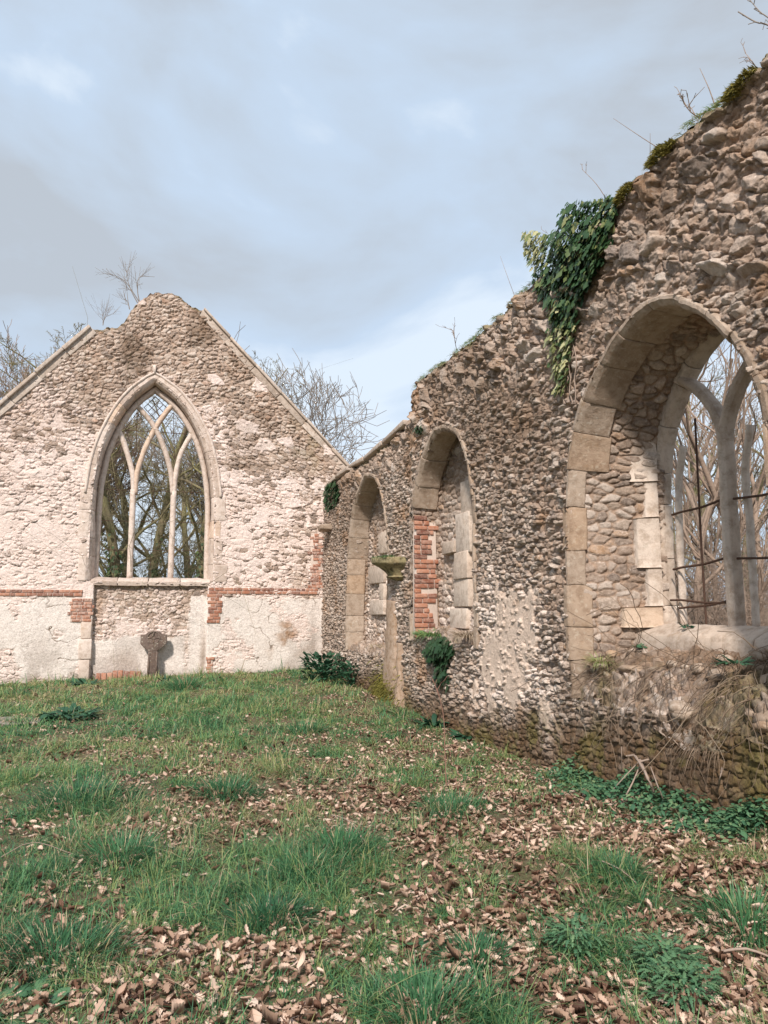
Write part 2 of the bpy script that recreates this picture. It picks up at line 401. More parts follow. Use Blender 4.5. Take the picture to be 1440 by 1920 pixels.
def onG(px, py):
    z = 0.
    for _ in range(12):
        r = ray(px, py); t = (z - H) / r[2]; x, y = r[0] * t, r[1] * t; z = float(gh(x, y))
    return np.array((x, y, z))
def axis(lo, hi, step, far):
    a = [lo]; s = step
    while a[0] > -far: s *= 1.35; a.insert(0, a[0] - s)
    b = list(np.arange(lo + step, hi, step)); s = step; b.append(hi)
    while b[-1] < far: s *= 1.35; b.append(b[-1] + s)
    return np.array(a + b)
gx = axis(-6, W + .6, .05, 900); gy = axis(.5, D + .6, .06, 900)
GX, GY = np.meshgrid(gx, gy)
GZ = gh(GX, GY)
m = NM('soil_and_moss', .95)
c = m.mix(m.ramp(m.noise(1.1, 5, .65), [(.4, (0, 0, 0)), (.6, (1, 1, 1))]), (.10, .07, .048), (.085, .10, .04))
c = m.mix(m.ramp(m.noise(14, 6, .7), [(.42, (0, 0, 0)), (.62, (1, 1, 1))]), c, (.19, .145, .09))
m.col(c); m.bump(m.noise(30, 6, .75), .03, .8)
ground = mk('ground', np.stack([GX, GY, GZ], -1), grid(len(gy), len(gx)).reshape(-1, 4), m.m)
ground['kind'] = 'structure'

# ------------------------------------------------------------------ outlines of the openings
def P2x(l): return [tuple(onX(x, y)[1:]) for x, y in l]
# side wall windows, as (y, z)
WIN1 = archpath([(6.34, .75), (6.33, 1.6), (6.31, 2.45), (6.26, 2.9), (6.12, 3.27), (5.86, 3.6), (5.53, 3.86), (5.2, 4.01)], (4.98, 4.06),
                [(3.90, .75), (3.89, 1.6), (3.87, 2.4), (3.88, 2.85), (3.98, 3.23), (4.23, 3.62), (4.52, 3.88), (4.78, 4.02)])
WIN2 = archpath([(11.05, 1.1), (11.04, 2.0), (11.0, 2.9), (10.88, 3.3), (10.66, 3.66), (10.35, 3.95)], (9.98, 4.16),
                [(8.68, 1.1), (8.67, 2.0), (8.66, 2.75), (8.74, 3.3), (8.93, 3.68), (9.22, 3.95), (9.6, 4.1)])
WIN3 = archpath([(15.32, .7), (15.28, 1.6), (15.2, 2.5), (15.1, 2.95), (14.92, 3.4), (14.6, 3.8)], (13.85, 4.16),
                [(12.42, .7), (12.4, 1.6), (12.38, 2.5), (12.48, 3.05), (12.75, 3.62), (13.2, 4.0)])
# gable window as (x, z): the edge of the opening on the face
def scl(pts, c, k): return [((x - c) * k + c, z) for x, z in pts]
GWIN = archpath([(-1.55, 2.2), (-1.54, 3.3), (-1.53, 4.1), (-1.48, 4.7), (-1.36, 5.3), (-1.12, 5.92), (-.78, 6.48)], (-.32, 6.92),
                [(1.13, 2.2), (1.12, 3.3), (1.11, 4.0), (1.04, 4.7), (.88, 5.38), (.60, 6.0), (.18, 6.55)])
def inset(P, k): return P - pathnormals(P) * k

# ------------------------------------------------------------------ side wall
side = thing('flint_wall', 'long brown flint wall on the right with two blocked arches and one open traceried window', 'wall', (W, 9, 0))
ytop = [1, 3.2, 3.91, 4.35, 4.87, 5.33, 6.04, 6.81, 7.58, 8.7, 9.88, 10.6, 10.98, 11.06, 11.14, 12.29, 14.11, 15.5, 17.9, 18.6]
ztop = [5.3, 5.32, 5.27, 5.32, 5.31, 5.24, 5.22, 5.15, 5.13, 5.10, 5.12, 5.18, 5.12, 4.95, 4.63, 4.53, 4.50, 4.56, 4.46, 4.46]
def walltop(y): return np.interp(y, ytop, ztop) + (fbm(y * 4, y * 0, 41, 4) - .5) * .10 + (fbm(y * 14, y * 0, 42, 2) - .5) * .035
def cols(a, b):
    o = [a]
    while o[-1] < b: o.append(o[-1] + min(.022, max(.008, .0016 * o[-1])))
    return np.array(o)
yy = cols(2.4, D + .25); nv = 680
zz01 = np.linspace(0, 1, nv)
Y = np.broadcast_to(yy, (nv, len(yy))).copy()
Z = -.35 + (walltop(yy) + .35)[None] * zz01[:, None]
def wall_field(Y, Z, seed=100):
    """height of the stonework and the colour masks of the side wall at (y, z)"""
    h, mk_, r, s = stones(Y + .25 * Z, Z, .098, .060, seed, .03, .9, .38, .13, .9)
    n = fbm(Y * 1.1, Z * 1.1, seed + 50, 4)
    mortz = ss(.42, .62, fbm(Y * .9 + 4, Z * .9, seed + 51, 3) - .06 + .26 * ss(3.2, 4.6, Z))       # mortar showing more, higher up
    h = h * (1 - .45 * mortz * ss(.0, .7, 1 - s)); mk_ = mk_ * (1 - .75 * mortz * (s < .55))
    r = np.clip(r, 0, .999)
    # the large, tumbled flints of the wall core near the top
    zone = ss(.0, .35, Z - (4.0 + .25 * (n - .5) * 4) + .25 * ss(7, 4, Y))
    for (cu_, cv_, thr, k_, am) in ((.135, .088, .18, 70, 1.25), (.27, .17, .70, 75, 1.55)):
        H2, M2, R2, S2 = stones(Y * .9 + Z * .4, Z * .9 - Y * .4, cu_, cv_, seed + k_, .08, .98, .5, .10, 1.2)
        big = zone * M2 * (S2 > thr)
        h = np.where(big > .02, np.maximum(h * (1 - big), big * H2 * am), h * (1 - .25 * zone))
        mk_ = np.maximum(mk_ * (1 - .4 * zone), ss(.1, .5, big)); r = np.where(big > .3, R2, r)
    white = 1.0 * blob(Y, Z, 7.7, 1.05, 1.05, .85) + .45 * blob(Y, Z, 12.2, 1.5, .9, .9) + .25 * blob(Y, Z, 11.6, 2.4, .5, .5) + .3 * blob(Y, Z, 8.3, 1.9, .5, .5)
    white = np.clip(white + (fbm(Y * 2.2, Z * 2.2, seed + 52, 4) - .5) * .7 * ss(3.6, 1.4, Z) - .08, 0, 1)
    low = np.interp(Y, [3, 4, 5, 6.5, 8, 9, 11, 13, 17], [.95, .95, .85, .62, .45, .38, .35, .4, .3]) + (n - .5) * .5
    dark = .95 * ss(.16, -.22, Z - low) * ss(2, .6, Z) + .45 * ss(.48, .66, fbm(Y * .8 + 60, Z * .8, seed + 61, 4)) * ss(2.6, 3.8, Z) + .25 * ss(.15, 0, walltop(Y[0])[None] - Z)
    dark = np.clip(dark - .55 * blob(Y, Z, 6.9, .35, .2, .25), 0, 1)
    mossn = .6 * fbm(Y * 2.6 + .7 * Z, Z * 2.6, seed + 53, 4) + .4 * fbm(Y * 13, Z * 13, seed + 57, 3)
    moss = ss(.47, .64, mossn) * ss(.12, -.25, Z - low) * .75
    moss = np.maximum(moss, .9 * blob(Y, Z, 12.3, .3, .8, .35)); moss = np.maximum(moss, .8 * blob(Y, Z, 4.1, .55, .25, .3))
    moss = np.maximum(moss, .8 * ss(.12, .02, walltop(Y[0])[None] - Z) * ss(.45, .6, fbm(Y * 2, Z * 0, seed + 54, 3)))
    orange = ss(.62, .75, fbm(Y * 1.6 + 9, Z * 1.6, seed + 55, 4)) * .6 + .5 * blob(Y, Z, 4.3, .75, .35, .35)
    h = h * (1 - .4 * ss(.3, .8, dark))
    one = np.ones_like(h)
    sa = np.stack([r, mk_, np.clip(white, 0, 1), np.clip(orange, 0, 1)], -1)
    plw = ss(.46, .53, white + (fbm(Y * 4.5, Z * 3.2, seed + 58, 5) - .5) * 1.3) * ss(1.25, .85, h); h = np.where(plw > .02, np.maximum(h, plw * (.68 + .3 * (fbm(Y * 6, Z * 6, seed + 59, 3) - .5))), h); orange = orange + .16 * plw; white = white * .8
    sb = np.stack([np.clip(moss, 0, 1), dark, plw, s], -1)
    return h, sa, sb
hh, sa, sb = wall_field(Y, Z)
lump = (fbm(Y * .8, Z * .8, 77, 3) - .5) * .05 + (fbm(Y * 5, Z * 5, 78, 3) - .5) * .02
edge = ss(0, .10, walltop(yy)[None] - Z)                     # rounded shoulder under the wall head
# plinth swells a little at the foot of the near wall
X = W - .076 * hh + .03 - lump * .6 + (1 - edge) * .05 - .05 * ss(.6, .1, Z) * ss(7.5, 6, Y)
cy = .25 * (Y[1:, 1:] + Y[:-1, :-1] + Y[1:, :-1] + Y[:-1, 1:]); cz = .25 * (Z[1:, 1:] + Z[:-1, :-1] + Z[1:, :-1] + Z[:-1, 1:])
keep = np.ones(cy.shape, bool)
keep &= ~(inside(WIN1 + pathnormals(WIN1) * .03, cy, cz) & (cz > .72 + (fbm(cy * 3, cy * 0, 61, 3) - .5) * .5))
keep &= ~(inside(WIN2 + pathnormals(WIN2) * .03, cy, cz) & (cz > 1.14))
keep &= ~(inside(WIN3 + pathnormals(WIN3) * .03, cy, cz) & (cz > .74))
Q = grid(nv, len(yy))[keep]
mk('flint_face', np.stack([X, Y, Z], -1), Q, M_WALL, side, {'sa': sa, 'sb': sb})
# wall head and back
TW = .85
tt = np.linspace(0, 1, 36)
Yt = np.broadcast_to(yy[::2], (36, len(yy[::2]))); Tt = np.broadcast_to(tt[:, None], Yt.shape)
ht, sat, sbt = wall_field(Yt, Tt * TW + 8)
sbt[..., 0] = ss(.4, .6, fbm(Yt * 1.5, Tt * 1.5, 44, 3)); sbt[..., 1] = .55
Zt = walltop(Yt) + .12 * np.sin(np.pi * Tt) + .04 * ht * np.sin(np.pi * Tt) ** .5
mk('wall_head', np.stack([W + .05 + Tt * (TW - .05), Yt, Zt], -1), grid(36, Yt.shape[1]).reshape(-1, 4), M_WALL, side, {'sa': sat, 'sb': sbt})
yb = np.arange(1.0, D + .3, .05); zb = np.linspace(-.35, 1, 110)
YB, VB = np.meshgrid(yb, np.linspace(0, 1, 110)); ZB = -.35 + (walltop(yb) + .35)[None] * VB
hb, sab, sbb = wall_field(YB, ZB, 400)
cyb = YB[:-1, :-1] + .025; czb = ZB[:-1, :-1] + .025
kb = ~((czb > 1.35) & (cyb > 4.2) & (cyb < 6.0) & inside(inset(WIN1, .05), cyb, czb))
mk('outer_face', np.stack([W + TW + .04 * hb, YB, ZB], -1), grid(110, len(yb))[kb], M_WALL, side, {'sa': sab, 'sb': sbb})
# plain continuation of the wall beside and behind the camera
yn = np.arange(-3, 2.44, .03); YN, VN = np.meshgrid(yn, np.linspace(0, 1, 240)); ZN = -.35 + (walltop(yn) + .35)[None] * VN
hn, san, sbn = wall_field(YN, ZN)
mk('flint_face', np.stack([W + .03 - .076 * hn + (fbm(YN * .8, ZN * .8, 77, 3) - .5) * -.03, YN, ZN], -1), grid(240, len(yn)).reshape(-1, 4), M_WALL, side, {'sa': san, 'sb': sbn})

def reveal(path, depth, splay, parent, seed, name='reveal', mat=M_WALL, cu=.12, cv=.085, amp=.045, push=.035, dk=0., xmap=None, gable=False):
    """rubble lining of an opening, following its outline into the wall"""
    s = np.concatenate([[0], np.cumsum(np.linalg.norm(np.diff(path, axis=0), axis=1))])
    n = pathnormals(path); S = np.arange(0, s[-1], .011); nd = int(depth / .013)
    A = np.interp(S, s, path[:, 0]); B = np.interp(S, s, path[:, 1]); NA = np.interp(S, s, n[:, 0]); NB = np.interp(S, s, n[:, 1])
    d = np.linspace(0, depth, nd); SS, DD = np.meshgrid(S, d)
    h, mk_, r, sz = stones(DD, SS, cu, cv, seed, .03, .85, .28, .2, .35)
    o = push - amp * h - splay * (1 - .8 * ss(2.85, 3.9, B))[None] * DD / depth + (fbm(SS * 2, DD * 2, seed + 3, 3) - .5) * .05
    A2 = A[None] + NA[None] * o; B2 = B[None] + NB[None] * o
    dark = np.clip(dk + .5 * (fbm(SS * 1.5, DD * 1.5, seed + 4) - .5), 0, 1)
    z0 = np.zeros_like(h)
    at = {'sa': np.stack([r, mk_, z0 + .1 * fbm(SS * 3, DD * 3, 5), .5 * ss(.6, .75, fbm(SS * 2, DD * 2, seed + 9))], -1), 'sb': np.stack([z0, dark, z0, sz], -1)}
    V = np.stack([A2, D + DD, B2], -1) if gable else np.stack([W + DD, A2, B2], -1)
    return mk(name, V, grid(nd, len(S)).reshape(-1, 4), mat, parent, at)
def backpanel(path, depth, parent, seed, zlo):
    """the flint blocking of a closed-up window"""
    y0, y1 = path[:, 0].min() - .1, path[:, 0].max() + .1
    a = np.arange(y0, y1, .018); b = np.arange(zlo, path[:, 1].max() + .1, .015)
    YY, ZZ = np.meshgrid(a, b)
    h, mk_, r, s = stones(YY, ZZ, .17, .085, seed, .05, .85, .3, .2, .4)
    wh = np.clip(.35 * fbm(YY * 2, ZZ * 2, seed + 3) + .22 * ss(3.0, 1.5, ZZ), 0, 1); z0 = 0 * h
    at = {'sa': np.stack([r, mk_, wh, .4 * ss(.62, .75, fbm(YY * 2, ZZ * 2, seed + 9))], -1),
          'sb': np.stack([.7 * ss(zlo + .5, zlo + .1, ZZ) * ss(.4, .6, fbm(YY * 2, ZZ * 2, seed + 4)), .5 * ss(2.9, 3.7, ZZ), z0, s], -1)}
    V = np.stack([W + depth - .05 * h + (fbm(YY, ZZ, seed + 6, 3) - .5) * .06, YY, ZZ], -1)
    ok = inside(path + pathnormals(path) * .08, YY[:-1, :-1], ZZ[:-1, :-1]) | (ZZ[:-1, :-1] < path[0, 1])
    return mk('flint_blocking', V, grid(len(b), len(a))[ok], M_WALL, parent, at)
def weather(P, amp, k, seed):
    P = np.asarray(P, float)
    n = np.stack([fbm(P[:, 1] * k + P[:, 2] * k * .7, P[:, 0] * k + P[:, 2] * k * .6, seed + i, 3) - .5 for i in range(3)], -1)
    n2 = np.stack([fbm(P[:, 1] * 31 + P[:, 2] * 23, P[:, 0] * 29 + P[:, 2] * 17, seed + 7 + i, 2) - .5 for i in range(3)], -1)
    return P + n * amp * 2 + n2 * min(.012, amp * .9)
def blocks(path, breaks, fw, dep, parent, name, mat, splay_rate, proud=.03, cham=.05, gap=.004, gable=False, seed=1, rough=.011, d0=0., lift=.0, label=None):
    """dressed stones along an outline; breaks = distances along it; fw / dep = face width and depth of each stone"""
    rng = random.Random(seed)
    s = np.concatenate([[0], np.cumsum(np.linalg.norm(np.diff(path, axis=0), axis=1))]); n = pathnormals(path)
    mb = MB()
    for i in range(len(breaks) - 1):
        if fw[i] <= 0: continue
        a, b = breaks[i] + gap, breaks[i + 1] - gap; K = max(2, int((b - a) / .04) + 1)
        w_, dp = fw[i], dep[i]; jx = rng.uniform(-.006, .006); jd = rng.uniform(-.008, .008)
        pr = -proud + jd + d0
        dd = np.array([pr, pr + cham * .5, pr + cham, d0 + dp * .5, d0 + dp]) 
        sec = [(w_, d0 + .02), (w_, pr + .012), (w_ - .012, pr), (w_ * .5, pr), (cham + lift, pr), (lift + cham * .45, pr + cham * .4), (lift, pr + cham), (lift, d0 + dp * .35), (lift, d0 + dp * .7), (lift, d0 + dp - .015), (lift + .015, d0 + dp), (.08 + lift, d0 + dp)]
        V = []
        for sv in np.linspace(a, b, K):
            px, pz = np.interp(sv, s, path[:, 0]), np.interp(sv, s, path[:, 1]); nx, nz = np.interp(sv, s, n[:, 0]), np.interp(sv, s, n[:, 1])
            for t, d in sec:
                o = t + jx - .012 - splay_rate * float(1 - .8 * ss(2.85, 3.9, pz)) * max(d, 0)
                q = (px + nx * o, pz + nz * o)
                V.append((q[0], D + d, q[1]) if gable else (W + d, q[0], q[1]))
        m_ = len(sec); Fs = [tuple(range(m_))[::-1], tuple((K - 1) * m_ + q for q in range(m_))]
        for k in range(K - 1):
            for q in range(m_):
                q2 = (q + 1) % m_; Fs.append((k * m_ + q, k * m_ + q2, (k + 1) * m_ + q2, (k + 1) * m_ + q))
        mb.add(weather(V, rough, 9, seed), Fs)
    o = mb.build(name, mat, parent, label=label, bevel=.006)
    return o
def breaks_for(path, lens):
    s = np.linalg.norm(np.diff(path, axis=0), axis=1).sum(); b = [0]; i = 0
    while b[-1] < s - .12: b.append(min(s, b[-1] + lens[i % len(lens)])); i += 1
    b[-1] = s; return b
def sweep(path, prof, depth, mb, gable=False, seed=3, rough=.008, taper=None):
    """run a moulding profile [(t, d)] along a path in the wall plane"""
    P = np.asarray(path, float); t = np.gradient(P, axis=0); t /= np.linalg.norm(t, axis=1, keepdims=True) + 1e-9
    n = np.stack([-t[:, 1], t[:, 0]], 1); V = []
    for i, (p, q) in enumerate(zip(P, n)):
        for a, d in prof:
            u = p + q * a
            V.append((u[0], D + depth + d, u[1]) if gable else (W + depth + d, u[0], u[1]))
    m_ = len(prof); K = len(P); Fs = [tuple(range(m_))[::-1], tuple((K - 1) * m_ + q for q in range(m_))]
    for k in range(K - 1):
        for q in range(m_):
            q2 = (q + 1) % m_; Fs.append((k * m_ + q, k * m_ + q2, (k + 1) * m_ + q2, (k + 1) * m_ + q))
    mb.add(weather(V, rough, 8, seed), Fs)
def octo(w, d, c=None):
    c = c or w * .55
    return [(-w, c), (-w, d - c), (-w * .35, d), (w * .35, d), (w, d - c), (w, c), (w * .35, 0), (-w * .35, 0)]

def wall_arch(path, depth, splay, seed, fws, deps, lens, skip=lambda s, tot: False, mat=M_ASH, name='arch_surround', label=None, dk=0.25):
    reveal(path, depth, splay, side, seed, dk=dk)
    b = breaks_for(path, lens); rng = random.Random(seed); tot = b[-1]
    fw = []; dp = []
    for i in range(len(b) - 1):
        c = .5 * (b[i] + b[i + 1])
        z = np.interp(c, np.concatenate([[0], np.cumsum(np.linalg.norm(np.diff(path, axis=0), axis=1))]), path[:, 1])
        if skip(c, tot): fw.append(0); dp.append(.1); continue
        if z < 2.85: fw.append(rng.choice(fws[0])); dp.append(rng.choice(deps[0]))
        else: fw.append(rng.uniform(*fws[1])); dp.append(rng.uniform(*deps[1]))
    return blocks(path, b, fw, dp, side, name, mat, splay / depth, seed=seed, label=label)
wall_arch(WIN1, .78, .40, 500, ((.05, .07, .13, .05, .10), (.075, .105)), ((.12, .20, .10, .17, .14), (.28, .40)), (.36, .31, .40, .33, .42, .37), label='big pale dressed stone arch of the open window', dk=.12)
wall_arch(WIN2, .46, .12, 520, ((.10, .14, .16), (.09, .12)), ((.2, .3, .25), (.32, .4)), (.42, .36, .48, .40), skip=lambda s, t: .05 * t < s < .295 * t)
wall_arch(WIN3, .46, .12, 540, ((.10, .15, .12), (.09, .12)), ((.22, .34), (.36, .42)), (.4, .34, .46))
backpanel(WIN2, .42, side, 560, .8); backpanel(WIN3, .42, side, 580, .4)
# ledges closing the feet of the blocked windows, and the slumped embrasure of the open one
def ledge(y0, y1, zf, zb, depth, seed, fx=.0, soil=.5, rough=.06):
    a = np.arange(y0, y1, .015); b = np.linspace(0, 1, int(depth / .012) + 20) ** 1.5; YY, TT = np.meshgrid(a, b)
    zr = (zb - zf) * b ** .9 - .25 * ss(.14, 0, b); ar = np.concatenate([[0], np.cumsum(np.hypot(np.diff(zr), np.diff(b) * depth))])
    h, mk_, r, s = stones(YY, np.broadcast_to(ar[:, None], YY.shape), .13, .085, seed, .06, .95, .42, .13, 1.)
    fr = fbm(YY * 2.2, TT * 2, seed + 1, 4)
    zf_ = zf + (fbm(YY * 1.7, YY * 0, seed + 2, 3) - .5) * rough * 2.6
    ZZ = zf_ + (zb - zf_) * TT ** .9 + (fr - .5) * rough * 2 + h * .07 - .25 * ss(.14, 0, TT)
    XX = W - fx + TT * depth - .06 * h * ss(.4, 0, TT)
    z0 = 0 * h; so = ss(.4, .6, fr)
    at = {'sa': np.stack([r, mk_, z0 + .15, .5 * ss(.5, .7, fbm(YY * 1.3, TT * 2, seed + 5))], -1), 'sb': np.stack([.6 * ss(.5, .65, fbm(YY * 2, TT * 2, seed + 6)) * ss(.6, .2, TT), .75 * so * soil, z0, s], -1)}
    return mk('window_ledge', np.stack([XX, YY, ZZ], -1), grid(len(b), len(a)).reshape(-1, 4), M_WALL, side, at)
ledge(3.82, 6.42, .86, 1.38, .80, 600, -.02, .8, .09)
ledge(8.6, 11.1, 1.18, 1.3, .44, 610, -.05, .6, .03)
ledge(12.35, 15.35, .80, .92, .44, 620, -.05, .6, .03)
# loose-looking large stones bedded in the slumped ledge
rng = random.Random(8)
def rock(mb, c, r, seed, fl=(1, 1, .7)):
    u = np.linspace(0, math.pi, 8); v = np.linspace(0, 2 * math.pi, 12, endpoint=False); V = []
    for a in u:
        for b in v:
            p = np.array((math.sin(a) * math.cos(b), math.sin(a) * math.sin(b), math.cos(a)))
            k = r * (.45 + 1.15 * float(fbm(p[0] * 1.9 + seed * 3.1, p[1] * 1.3 + p[2] * 1.7 + seed, seed, 3)))
            V.append(np.array(c) + p * k * np.array(fl))
    Fs = [(i * 12 + j, i * 12 + (j + 1) % 12, (i + 1) * 12 + (j + 1) % 12, (i + 1) * 12 + j) for i in range(7) for j in range(12)]
    mb.add(V, Fs)
mb = MB()
for k in range(34):
    y = rng.uniform(4.0, 6.25); t = rng.random() ** 1.6; rock(mb, (W + .0 + t * .5, y, .84 + .5 * t + rng.uniform(-.05, .0)), rng.uniform(.03, .075), k, (1, 1.3, .7))
rock(mb, (W + .16, 5.66, 1.07), .085, 77, (.9, 1.9, .42))
mb.build('rubble_stones', M_ASH, side, smooth=False)

# --- open window: inner jamb stones, sill, frame, mullion, bars
I1 = archpath([(5.94, 1.42), (5.94, 2.2), (5.93, 2.75), (5.85, 3.15), (5.66, 3.5), (5.4, 3.78)], (5.06, 3.98), [(4.26, 1.42), (4.26, 2.2), (4.27, 2.75), (4.34, 3.15), (4.5, 3.5), (4.74, 3.78)])
b = breaks_for(I1, (.2, .44, .52, .30, .44, .40)); rng = random.Random(31)
frame = blocks(I1, b, [.16] * (len(b) - 1), [.16] * (len(b) - 1), side, 'window_frame', M_ASHP, 0, proud=.0, cham=.045, seed=33, d0=.72 - .0, rough=.008)
# jamb stones of unequal length set into the rubble just inside the frame
rng = random.Random(5); mb = MB()
zc = 1.42
for hgt, wd_, yo in ((.2, .30, 0), (.36, .10, .01), (.48, .17, .005), (.34, .09, .0), (.50, .21, .012), (.46, .13, 0)):
    # on the far jamb, a slab lying in the splayed reveal
    z1 = zc + hgt - .008
    o = []
    for z in np.linspace(zc, z1, 5):
        for d in (.70 - wd_, .70 - wd_ * .5, .715):
            o.append((W + d, 6.30 - .40 * d / .78 - .012 - yo + (.0), z))
        for d in (.715, .70 - wd_): o.append((W + d, 6.30 - .40 * d / .78 + .1, z))
    Fs = [(0, 1, 2, 3, 4), (24, 23, 22, 21, 20)]
    for k in range(4):
        for q in range(5): q2 = (q + 1) % 5; Fs.append((k * 5 + q, k * 5 + q2, k * 5 + 5 + q2, k * 5 + 5 + q))
    mb.add(weather(o, .006, 7, 3), Fs); zc += hgt
mb.build('jamb_stones', M_ASHP, frame, bevel=.01)
mb = MB(); rngs = random.Random(3)
for y0, y1 in ((3.9, 4.62), (4.63, 5.24), (5.25, 6.12)):
    V = []
    sec = [(.50, 1.28), (.52, 1.36), (.60, 1.41), (.72, 1.455), (.98, 1.44), (.98, 1.2), (.5, 1.2)]
    ys = np.linspace(y0, y1, 14)
    for y in ys:
        for x, z in sec: V.append((W + x, y, z))
    m_ = len(sec); Fs = [tuple(range(m_))[::-1], tuple(13 * m_ + q for q in range(m_))]
    for k in range(13):
        for q in range(m_): q2 = (q + 1) % m_; Fs.append((k * m_ + q, k * m_ + q2, (k + 1) * m_ + q2, (k + 1) * m_ + q))
    mb.add(weather(V, .018, 6, 9), Fs)
sill = mb.build('window_sill', M_ASHP, frame, bevel=.008)
MP = octo(.047, .15)
mb = MB(); sweep(smoothpath([(5.08, 1.44), (5.08, 2.2), (5.08, 3.02)], .08), MP, .70, mb); mb.build('mullion', M_ASHP, frame, bevel=.004)
mb = MB()
sweep(smoothpath([(5.08, 2.98), (5.11, 3.16), (5.21, 3.36), (5.36, 3.54), (5.56, 3.70)], .04), octo(.043, .14), .71, mb)
sweep(smoothpath([(5.08, 2.98), (5.05, 3.16), (4.95, 3.36), (4.80, 3.54), (4.60, 3.70)], .04), octo(.043, .14), .71, mb)
mb.build('tracery', M_ASHP, frame, bevel=.004)
# broken stub of the inner moulding standing clear of the mullion
mb = MB()
for y in (4.93, 5.68 + .12):
    sweep(smoothpath([(y, 1.44), (y, 2.2), (y + (.01 if y < 5 else -.03), 2.75), (y + (-.08 if y < 5 else -.12), 3.1)], .06), octo(.022, .07), .80, mb)
mb.build('inner_moulding', M_ASHP, frame)
pt = []
for z, y0, y1, dz in ((2.52, 5.13, 5.82, -.06), (2.02, 5.13, 5.84, -.07), (1.64, 5.12, 5.9, .03), (1.66, 5.12, 5.78, -.07), (2.5, 4.3, 5.03, .0), (2.0, 4.3, 5.03, .0)):
    ys = np.linspace(y0, y1, 6); pt.append((np.stack([np.full(6, W + .78), ys, z + dz * (ys - y0) / (y1 - y0) + .008 * np.sin(ys * 9)], 1), .011))
for y in (5.44,): pt.append((np.array([(W + .78, y, 1.42), (W + .78, y + .01, 2.2), (W + .78, y, 3.3)]), .010))
V, Fq = polytubes(pt, 6); mk('iron_bars', V, Fq, M_IRON, frame)

# --- stones left in the blocked windows
def slab(mb, py0, px0, px1, py1, X, th, seed=1):
    a = onX(px0, py0, X); b = onX(px1, py1, X); y0, y1 = sorted((a[1], b[1])); z0, z1 = sorted((a[2], b[2]))
    mb.box((X + .1, (y0 + y1) / 2, (z0 + z1) / 2), (1, 0, 0), (0, 1, 0), (0, 0, 1), .1 + th, (y1 - y0) / 2, (z1 - z0) / 2, random.Random(seed), .012)
mb = MB()
for k, (x0, y0, x1, y1) in enumerate(((693, 1063, 722, 1092), (697, 1125, 722, 1153), (712, 1000, 728, 1035), (715, 1094, 722, 1124))): slab(mb, y0, x0, x1, y1, W + .37, .035, k)
mb.build('blocking_slabs', M_ASHP, side, bevel=.012)
mb = MB()
for k, (x0, y0, x1, y1) in enumerate(((864, 905, 884, 965), (857, 967, 885, 1035), (855, 1037, 882, 1085), (853, 1087, 881, 1138), (848, 1140, 878, 1180), (833, 1018, 856, 1036))): slab(mb, y0, x0, x1, y1, W + .36, .022 + .012 * (k % 3), k + 9)
mb.build('blocking_slabs', M_ASHP, side, bevel=.012)
# brick pier built into the far jamb of the middle window
def brickwork(origin, ux, uz, un, courses, rng, mat, parent, name='brickwork', bl=.215, bh=.064, jt=.011, th=.05, label=None, mortar=True, ragged=0.):
    """courses: list of (z offset, start, end) along ux; bricks stand 'th' proud along un"""
    mb = MB(); ux, uz, un, o = map(lambda q: np.array(q, float), (ux, uz, un, origin))
    k = 0
    for z, s0, s1 in courses:
        s = s0 - (k % 2) * bl * .5 * (.6 + .5 * rng.random()); k += 1
        while s < s1 - .03:
            e = s + (bl if rng.random() < .75 else bl * .48); a = max(s, s0); b_ = min(e, s1)
            if b_ - a > .04 and rng.random() > ragged:
                p = rng.uniform(-.006, .006)
                mb.box(o + ux * (a + b_) / 2 + uz * (z + bh / 2) + un * (p - th / 2 + .008), ux, un, uz, (b_ - a) / 2 - jt / 2, th / 2, bh / 2, rng, .003)
            s = e + jt * .0
    return mb.build(name, mat, parent, bevel=.006, label=label)
rng = random.Random(12)
def pier(): 
    c = []
    z = 1.15
    while z < 3.0:
        w_ = .36 + .07 * math.sin(z * 7) + .05 * math.sin(z * 23) - .20 * max(0, (z - 2.45)) ; c.append((z, 0, w_ + rng.uniform(-.05, .05))); z += .076
    return c
mb = MB(); mb.box((W + .19, 10.98, 2.05), (1, 0, 0), (0, 1, 0), (0, 0, 1), .175, .05, .88, random.Random(3), .02); pm = mb
pier_ = brickwork((W - .02, 10.915, 0), (1, 0, 0), (0, 0, 1), (0, -1, 0), pier(), rng, M_BRICK, side, 'brick_pier', bl=.225, jt=.018, ragged=.03, label='red brick pier patching the middle window')
pm.build('mortar_bed', M_MORT, pier_, bevel=.01)
# pilaster strip and moss-grown corbel between the blocked windows
def prismX(mb, yc, w0, w1, z0, z1, d0, d1, seed, n=14):
    V = []
    for z in np.linspace(z0, z1, n):
        t = (z - z0) / (z1 - z0); w_ = w0 + (w1 - w0) * t ** .45; d = d0 + (d1 - d0) * t ** .5
        for a, b_ in ((-w_, .1), (-w_, -d * .55), (-w_ * .5, -d), (w_ * .5, -d), (w_, -d * .55), (w_, .1)): V.append((W + b_, yc + a, z))
    Fs = [tuple(range(6))[::-1], tuple((n - 1) * 6 + q for q in range(6))]
    for k in range(n - 1):
        for q in range(6): q2 = (q + 1) % 6; Fs.append((k * 6 + q, k * 6 + q2, (k + 1) * 6 + q2, (k + 1) * 6 + q))
    mb.add(weather(V, .036, 5, seed), Fs)
ba = onX(742, 1300); bt = onX(735, 1075)
mb = MB(); prismX(mb, 12.1, .62, .19, -.1, 1.72, .17, .072, 4, 30); prismX(mb, 11.62, .16, .06, -.1, 1.05, .14, .07, 8, 26); mb.build('pilaster', stone_material('stained_pilaster', (.32, .225, .16), (.47, .36, .28), .2, (.24, .15, .085), .8), side, smooth=False, bevel=.01)
